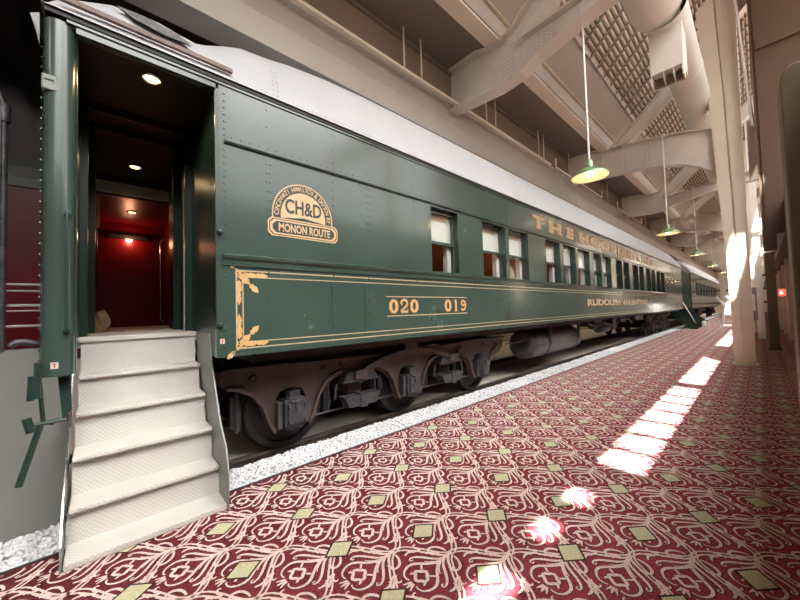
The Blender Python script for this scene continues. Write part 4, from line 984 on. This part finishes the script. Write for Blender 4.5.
def rafter_frame(yc, lab):
    t = thing('roof_frame', lab, 'roof beam', (-2.5, yc, 5.3), 'riveted roof frames over the coach')
    mb = MB()
    isect(mb, [(-3.83,6.04),(-3.2,6.02),(-2.95,5.93),(-2.66,5.90)], [(-3.83,5.26),(-3.2,5.21),(-2.80,5.175),(-2.62,5.19)], yc)
    P_(mb, 'bracket', M['steelpaint'], t)
    mb = MB(); isect(mb, [(-2.40,5.73),(-2.3,5.72),(-1.4,5.75),(-.7,5.88),(.4,6.0),(3,6.2)], [(-2.62,5.19),(-2.38,5.215),(-2.10,5.33),(-1.27,5.52),(.4,5.66),(3,5.8)], yc)
    P_(mb, 'tie_beam', M['steelpaint'], t)
    mb = MB(); isect(mb, [(-2.72,5.93),(-2.5,5.99),(-2.14,6.28),(-1.42,6.98),(.6,8.98)], [(-2.42,5.70),(-2.20,5.80),(-1.85,6.06),(-1.15,6.74),(.8,8.68)], yc)
    P_(mb, 'rafter', M['steelpaint'], t)
    mb = MB()
    # gusset plates and rivet clusters
    mb.prism([(-2.98,5.24),(-2.62,5.20),(-2.40,5.24),(-2.30,5.74),(-2.0,5.98),(-2.14,6.22),(-2.5,5.97),(-2.98,5.92)], yc-.014, yc+.014, 'y')
    rivgrid(mb, -2.94, -2.76, 5.30, 5.60, yc-.014, 4, 6); rivgrid(mb, -2.70, -2.52, 5.30, 5.82, yc-.014, 4, 8); rivgrid(mb, -2.16, -1.86, 5.37, 5.66, yc-.009, 5, 6, .020, .12)
    for k in range(9):
        u = k/8; [mb.rivet((-2.58+.5*u+q*.07, yc-.016, 5.90+.36*u-q*.07), (0,-1,0), .016) for q in range(4)]
    for k in range(14): mb.rivet((-3.78+k*.065, yc-.02, 5.98), (0,-1,0), .012)
    P_(mb, 'gusset_plate', M['steelpaint'], t)
    return t
def column_frame(yc, lab):
    t = thing('roof_frame', lab, 'roof beam', (-2.5, yc, 5.3), 'riveted roof frames over the coach')
    mb = MB()
    isect(mb, [(-3.83,6.04),(-3.2,6.02),(-2.9,5.99),(-2.66,5.965)], [(-3.83,5.30),(-3.2,5.25),(-2.9,5.22),(-2.6,5.20)], yc); P_(mb, 'bracket', M['steelpaint'], t)
    mb = MB()
    tp = [(-2.66,5.965),(-2.16,5.90),(-1.5,5.81),(-1.1,5.74),(-.8,5.66),(-.6,5.60),(-.5,5.57),(-.46,5.56)]
    bt = [(-2.6,5.20),(-2.16,5.16),(-1.5,5.06),(-1.1,4.94),(-.82,4.78),(-.62,4.60),(-.53,4.40),(-.485,4.05)]
    isect(mb, tp, bt, yc); 
    tp = [(-.03,5.50),(.1,5.50),(.5,5.55),(1.5,5.65),(3,5.75)]; bt = [(-.03,4.2),(.08,4.5),(.5,4.85),(1.5,5.05),(3,5.1)]
    isect(mb, tp, bt, yc); P_(mb, 'arched_beam', M['steelpaint'], t)
    mb = MB(); isect(mb, [(-2.66,5.98),(-2.2,6.35),(-1.42,7.06),(.6,9.05)], [(-2.42,5.90),(-2.15,6.05),(-1.2,6.90),(.8,8.88)], yc); P_(mb, 'rafter', M['steelpaint'], t)
    mb = MB(); rivgrid(mb, -2.92, -2.35, 5.28, 5.86, yc-.010, 6, 8, .027); rivgrid(mb, -1.98, -1.78, 5.22, 5.76, yc-.010, 3, 8, .027)
    for k in range(18): mb.rivet((-2.3+k*.08, yc-.012, 5.235-.13*max(0, (k*.08-.6))), (0,-1,0), .021)
    mb.prism([(-2.98,5.24),(-2.3,5.20),(-2.3,5.90),(-2.98,5.96)], yc-.010, yc+.010, 'y')
    P_(mb, 'gusset_plate', M['steelpaint'], t); return t
FY = [4.97, 10.84, 16.6, 22.4, 28.2, 34.0, 39.8, 45.6, 51.4]
flab = ['riveted roof frame nearest the camera, over the berth numbers', 'deep arched roof frame meeting the big cream column', 'third roof frame from the camera, just beyond the big cream column', 'fourth roof frame, arched, beyond the second hanging lamp', 'fifth roof frame from the camera, far down the hall', 'sixth roof frame from the camera, far down the hall', 'seventh roof frame, near the far end wall', 'eighth roof frame, near the far end wall', 'farthest roof frame, right at the end wall']
for i, yc in enumerate(FY): (column_frame if i % 2 == 1 else rafter_frame)(yc, flab[i])

# columns
def column(yc, lab, zt=9.2):
    t = thing('steel_column', lab, 'column', (-.28, yc, 0), 'cream steel columns along the platform')
    hy = .17
    L = [(-.455,0),(-.475,2.42),(-.55,4.34),(-.61,6.3),(-.77,9.0)]; Rr = [(-.118,0),(-.112,2.42),(-.10,4.34),(-.09,6.3),(-.07,9.0)]
    mb = MB()
    for (a, b) in ((0, 1),):
        pass
    vs = []
    for (xl, z), (xr, _) in zip(L, Rr):
        xm = (xl+xr)/2
        vs += [(xl, yc-hy, z), (xm-.011, yc-hy, z), (xm-.011, yc-hy+.05, z), (xm+.011, yc-hy+.05, z), (xm+.011, yc-hy, z), (xr, yc-hy, z), (xr, yc+hy, z), (xl, yc+hy, z)]
    n = 8; fs = []; nl = len(L)
    for i in range(nl-1): fs += [(i*n+k, i*n+(k+1) % n, (i+1)*n+(k+1) % n, (i+1)*n+k) for k in range(n)]
    fs += [tuple(range(n))[::-1], tuple(range((nl-1)*n, nl*n))]; mb.add(vs, fs); P_(mb, 'shaft', M['creamsteel'], t)
    mb = MB(); mb.box(-.49, -.085, yc-hy-.03, yc+hy+.03, 0, .035); P_(mb, 'base_plate', M['creamsteel'], t)
    return t
column(10.84, 'tall cream steel column standing on the carpet, partly sunlit')
column(22.4, 'cream steel column hidden mostly behind the nearer tall one')

# pendant lamps
lamps_lab = ['green enamel pendant lamp nearest the camera, hanging by the coach', 'green pendant lamp second from the camera', 'green pendant lamp third from the camera, left of the column', 'green pendant lamp fourth from the camera, close to the column', 'green pendant lamp far down the hall, fifth', 'green pendant lamp farthest away near the end wall']
def lamp(y, lab, parts=True):
    x = -1.5; t = thing('pendant_lamp', lab, 'lamp', (x, y, 5.8), 'green pendant lamps over the platform')
    mb = MB(); mb.tube([(x, y, 3.46), (x, y, 5.80)], .013, 8); mb.lathe([(.0001,.02),(.05,.015),(.05,-.02),(.014,-.05)], (x, y, 5.80), 'z', 12); P_(mb, 'rod', M['steelpipe'], t)
    mb = MB(); mb.lathe([(.018,.02),(.04,.0),(.045,-.06),(.05,-.09)], (x, y, 3.46), 'z', 16); P_(mb, 'socket', M['lampgreen'], t)
    mb = MB(); mb.lathe([(.05,.115),(.075,.105),(.13,.07),(.20,.025),(.226,.0),(.228,-.018)], (x, y, 3.255), 'z', 36)
    sh = P_(mb, 'lamp_shade', M['lampgreen'], t)
    mb = MB(); mb.lathe([(.0001,.108),(.072,.100),(.127,.064),(.196,.019),(.222,-.004),(.2265,-.018)], (x, y, 3.255), 'z', 36); P_(mb, 'shade_lining', M['lampin'], sh)
    mb = MB(); mb.lathe([(.02,.09),(.035,.05),(.042,.02),(.03,-.005),(.0001,-.015)], (x, y, 3.255), 'z', 16); P_(mb, 'bulb', M['lampglow2'], t)
    ld = bpy.data.lights.new('pendant_light', 'POINT'); ld.energy = 2.0; ld.color = (1, .78, .48); ld.shadow_soft_size = .03
    lo = bpy.data.objects.new('pendant_light', ld); COL.objects.link(lo); lo.location = (x, y, 3.225)
for y, l in zip([4.97, 10.67, 16.4, 22.4, 28.2, 34.0], lamps_lab): lamp(y, l)

# sprinkler pipe with hangers
sp = thing('sprinkler_pipe', 'thin beige sprinkler pipe hung on rods above the coach roof', 'pipe', (-3.66, 20, 5.33))
mb = MB(); mb.tube([(-3.66, YA, 5.335), (-3.66, 9.0, 5.335)], .028, 8)
y = 9.2
while y < 50: mb.tube([(-3.60,y,5.55),(-3.60,y,5.30),(-3.60,y+3.9,5.30),(-3.60,y+3.9,5.55)], .022, 8); y += 5.8
P_(mb, 'pipe', M['creamsteel'], sp)
for y in (-1.8, -1.55, .7, .95, 3.55, 3.95, 5.9, 6.25, 8.3, 8.6, 10.3, 14.0, 17, 20, 24, 28):
    mb = MB(); mb.tube([(-3.66,y,5.33),(-3.66,y,6.05)], .014, 6); P_(mb, 'hanger_rod', M['creamsteel'], sp)

# duct
du = thing('air_duct', 'large beige round ventilation duct running under the sloped roof', 'duct', (-.86, 10, 6.4))
mb = MB(); prof = []
for y in np.arange(6.9, 30, 2.2): prof += [(.300, y), (.300, y+2.14), (.310, y+2.15), (.310, y+2.19)]
mb.lathe(prof, (-.86, 0, 6.38), 'y', 36); P_(mb, 'duct_run', M['duct'], du)
mb = MB(); mb.lathe([(.36,-3.5),(.36,6.75),(.33,6.98),(.26,7.1)], (-.95, 0, 6.46), 'y', 36); P_(mb, 'duct_end', M['duct'], du)
mb = MB(); mb.box(-1.10, -.665, 7.05, 7.55, 5.42, 6.35); mb.box(-1.10,-1.08,7.05,7.3,5.25,5.42); mb.box(-.685,-.665,7.05,7.3,5.25,5.42); mb.box(-1.10,-.665,7.28,7.3,5.25,5.42); mb.box(-.93,-.92,7.05,7.28,5.26,5.42); mb.box(-.80,-.79,7.05,7.28,5.26,5.42)
bx_ = P_(mb, 'outlet_box', M['duct'], du)
mb = MB(); mb.box(-1.08,-.685,7.24,7.278,5.27,5.419); P_(mb, 'grille', M['deck_dark'], bx_)

# ================================================================== RIGHT SIDE
mb = MB(); mb.box(.10, .29, 10.2, 10.5, 2.50, 10.0); mb.box(.29, .42, 10.2, 10.5, 2.87, 10.0); mb.box(.42, 2.99, 10.2, 10.5, 3.51, 10.0)
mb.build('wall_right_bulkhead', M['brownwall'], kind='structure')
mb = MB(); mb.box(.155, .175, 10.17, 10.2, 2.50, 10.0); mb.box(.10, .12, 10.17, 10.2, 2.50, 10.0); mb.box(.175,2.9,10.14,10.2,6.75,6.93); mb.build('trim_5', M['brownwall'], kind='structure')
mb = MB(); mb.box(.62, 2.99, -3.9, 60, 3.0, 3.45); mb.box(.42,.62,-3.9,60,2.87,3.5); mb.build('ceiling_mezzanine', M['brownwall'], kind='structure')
def small_col(x0, x1, y0, y1, zt, name, lab, m='colpaint'):
    t = thing(name, lab, 'column', ((x0+x1)/2, (y0+y1)/2, 0), 'beige posts under the mezzanine')
    mb = MB(); mb.box(x0, x1, y0, y1, 0, zt-.06); P_(mb, 'shaft', M[m], t, bevel=.015)
    mb = MB(); mb.box(x0-.015, x1+.015, y0-.02, y1+.02, zt-.08, zt-.002); P_(mb, 'capital', M[m], t)
    mb = MB(); mb.box(x0-.02, x1+.02, y0-.02, y1+.02, 0, .10); P_(mb, 'base', M[m], t); return t
small_col(.14, .34, 14.42, 14.70, 2.87, 'mezzanine_post', 'slim yellow-beige post under the brown bulkhead, right of the big column')
t = thing('mezzanine_post', 'broad shadowy beige post close to the camera at the right edge', 'column', (.35, 3.75, 0), 'beige posts under the mezzanine')
mb = MB(); mb.prism([(.165,0),(.165,3.02),(.18,3.09),(.22,3.13),(.415,3.13),(.415,0)], 3.6, 3.95, 'y'); P_(mb, 'shaft', M['colpaint'], t, bevel=.012)
for k, y in enumerate((18.5, 22.0, 25.5, 29.0, 32.5)):
    small_col(.66, .86, y, y+.25, 3.0, 'mezzanine_post', ['pale post in the dim corridor, nearest of its row', 'pale post in the dim corridor, second of its row', 'pale post in the dim corridor, third of its row', 'pale post in the dim corridor, fourth of its row', 'pale post in the dim corridor, farthest of its row'][k], 'creamsteel')
# sunlit pier and steelwork behind the big column
mb = MB(); mb.box(-.10, .10, 18.6, 18.9, 0, 9.0); tag(mb.build('pier', M['whitepaint']), 'narrow whitish pier seen just right of the big cream column', 'column')
mb = MB(); mb.tube([(-.10,10.3,8.9),(-.02,10.3,7.0),(.06,10.3,5.4),(.06,10.3,5.25),(.12,10.3,5.2)], .03, 10); tag(mb.build('conduit_pipe', M['steelpipe']), 'pale vertical pipe beside the top of the big cream column', 'pipe')
mb = MB(); mb.box(-.20, -.07, 17.6, 17.75, .75, 1.95); bx = mb.build('wall_cabinet', M['greybox']); tag(bx, 'grey cabinet on a stand right of the big cream column', 'cabinet')
mb = MB(); mb.box(-.15,-.12,17.65,17.7,.0,.75); P_(mb, 'stand', M['greybox'], bx); mb = MB(); mb.box(-.18,-.12,17.585,17.6,1.1,1.7); P_(mb, 'door_panel', M['whitepaint'], bx)
sg = thing('hanging_sign', 'small glowing red sign hanging in the dim corridor', 'sign', (.62, 21, 2.2))
mb = MB(); mb.box(.54,.72,20.98,21.02,1.64,1.92); P_(mb, 'sign_face', M['redsign'], sg)
mb = MB(); mb.box(.58,.65,20.965,20.98,1.72,1.80); mb.box(.60,.62,20.965,20.98,1.80,1.85); P_(mb, 'sign_mark', M['signwhite'], sg)
mb = MB(); mb.box(.62,.64,20.99,21.01,1.92,3.0); P_(mb, 'sign_hanger', M['greybox'], sg)

# ================================================================== LIGHT
w = bpy.data.worlds.new('world'); scene.world = w; w.use_nodes = True
bg = w.node_tree.nodes['Background']; bg.inputs[0].default_value = (1.0, .975, .945, 1); 
wt = w.node_tree; tcw = wt.nodes.new('ShaderNodeTexCoord'); spw = wt.nodes.new('ShaderNodeSeparateXYZ'); wt.links.new(tcw.outputs['Generated'], spw.inputs[0])
mrw = wt.nodes.new('ShaderNodeMapRange'); mrw.inputs['From Min'].default_value = .45; mrw.inputs['From Max'].default_value = .92
mrw.inputs['To Min'].default_value = 2.5; mrw.inputs['To Max'].default_value = 24.0     # hazy sky, brightest overhead
wt.links.new(spw.outputs[2], mrw.inputs['Value']); wt.links.new(mrw.outputs[0], bg.inputs[1])
sd = bpy.data.lights.new('sun', 'SUN'); sd.energy = 55; sd.angle = math.radians(.5); sd.color = (1, .93, .84)
so = bpy.data.objects.new('sun', sd); COL.objects.link(so)
so.rotation_euler = Vector((SX, SY, 1)).to_track_quat('Z', 'Y').to_euler()
scene.view_settings.view_transform = 'Standard'; scene.view_settings.look = 'None'; scene.view_settings.gamma = 1
scene.view_settings.exposure = 0.3

scene.cycles.caustics_reflective = False
scene.cycles.caustics_refractive = False
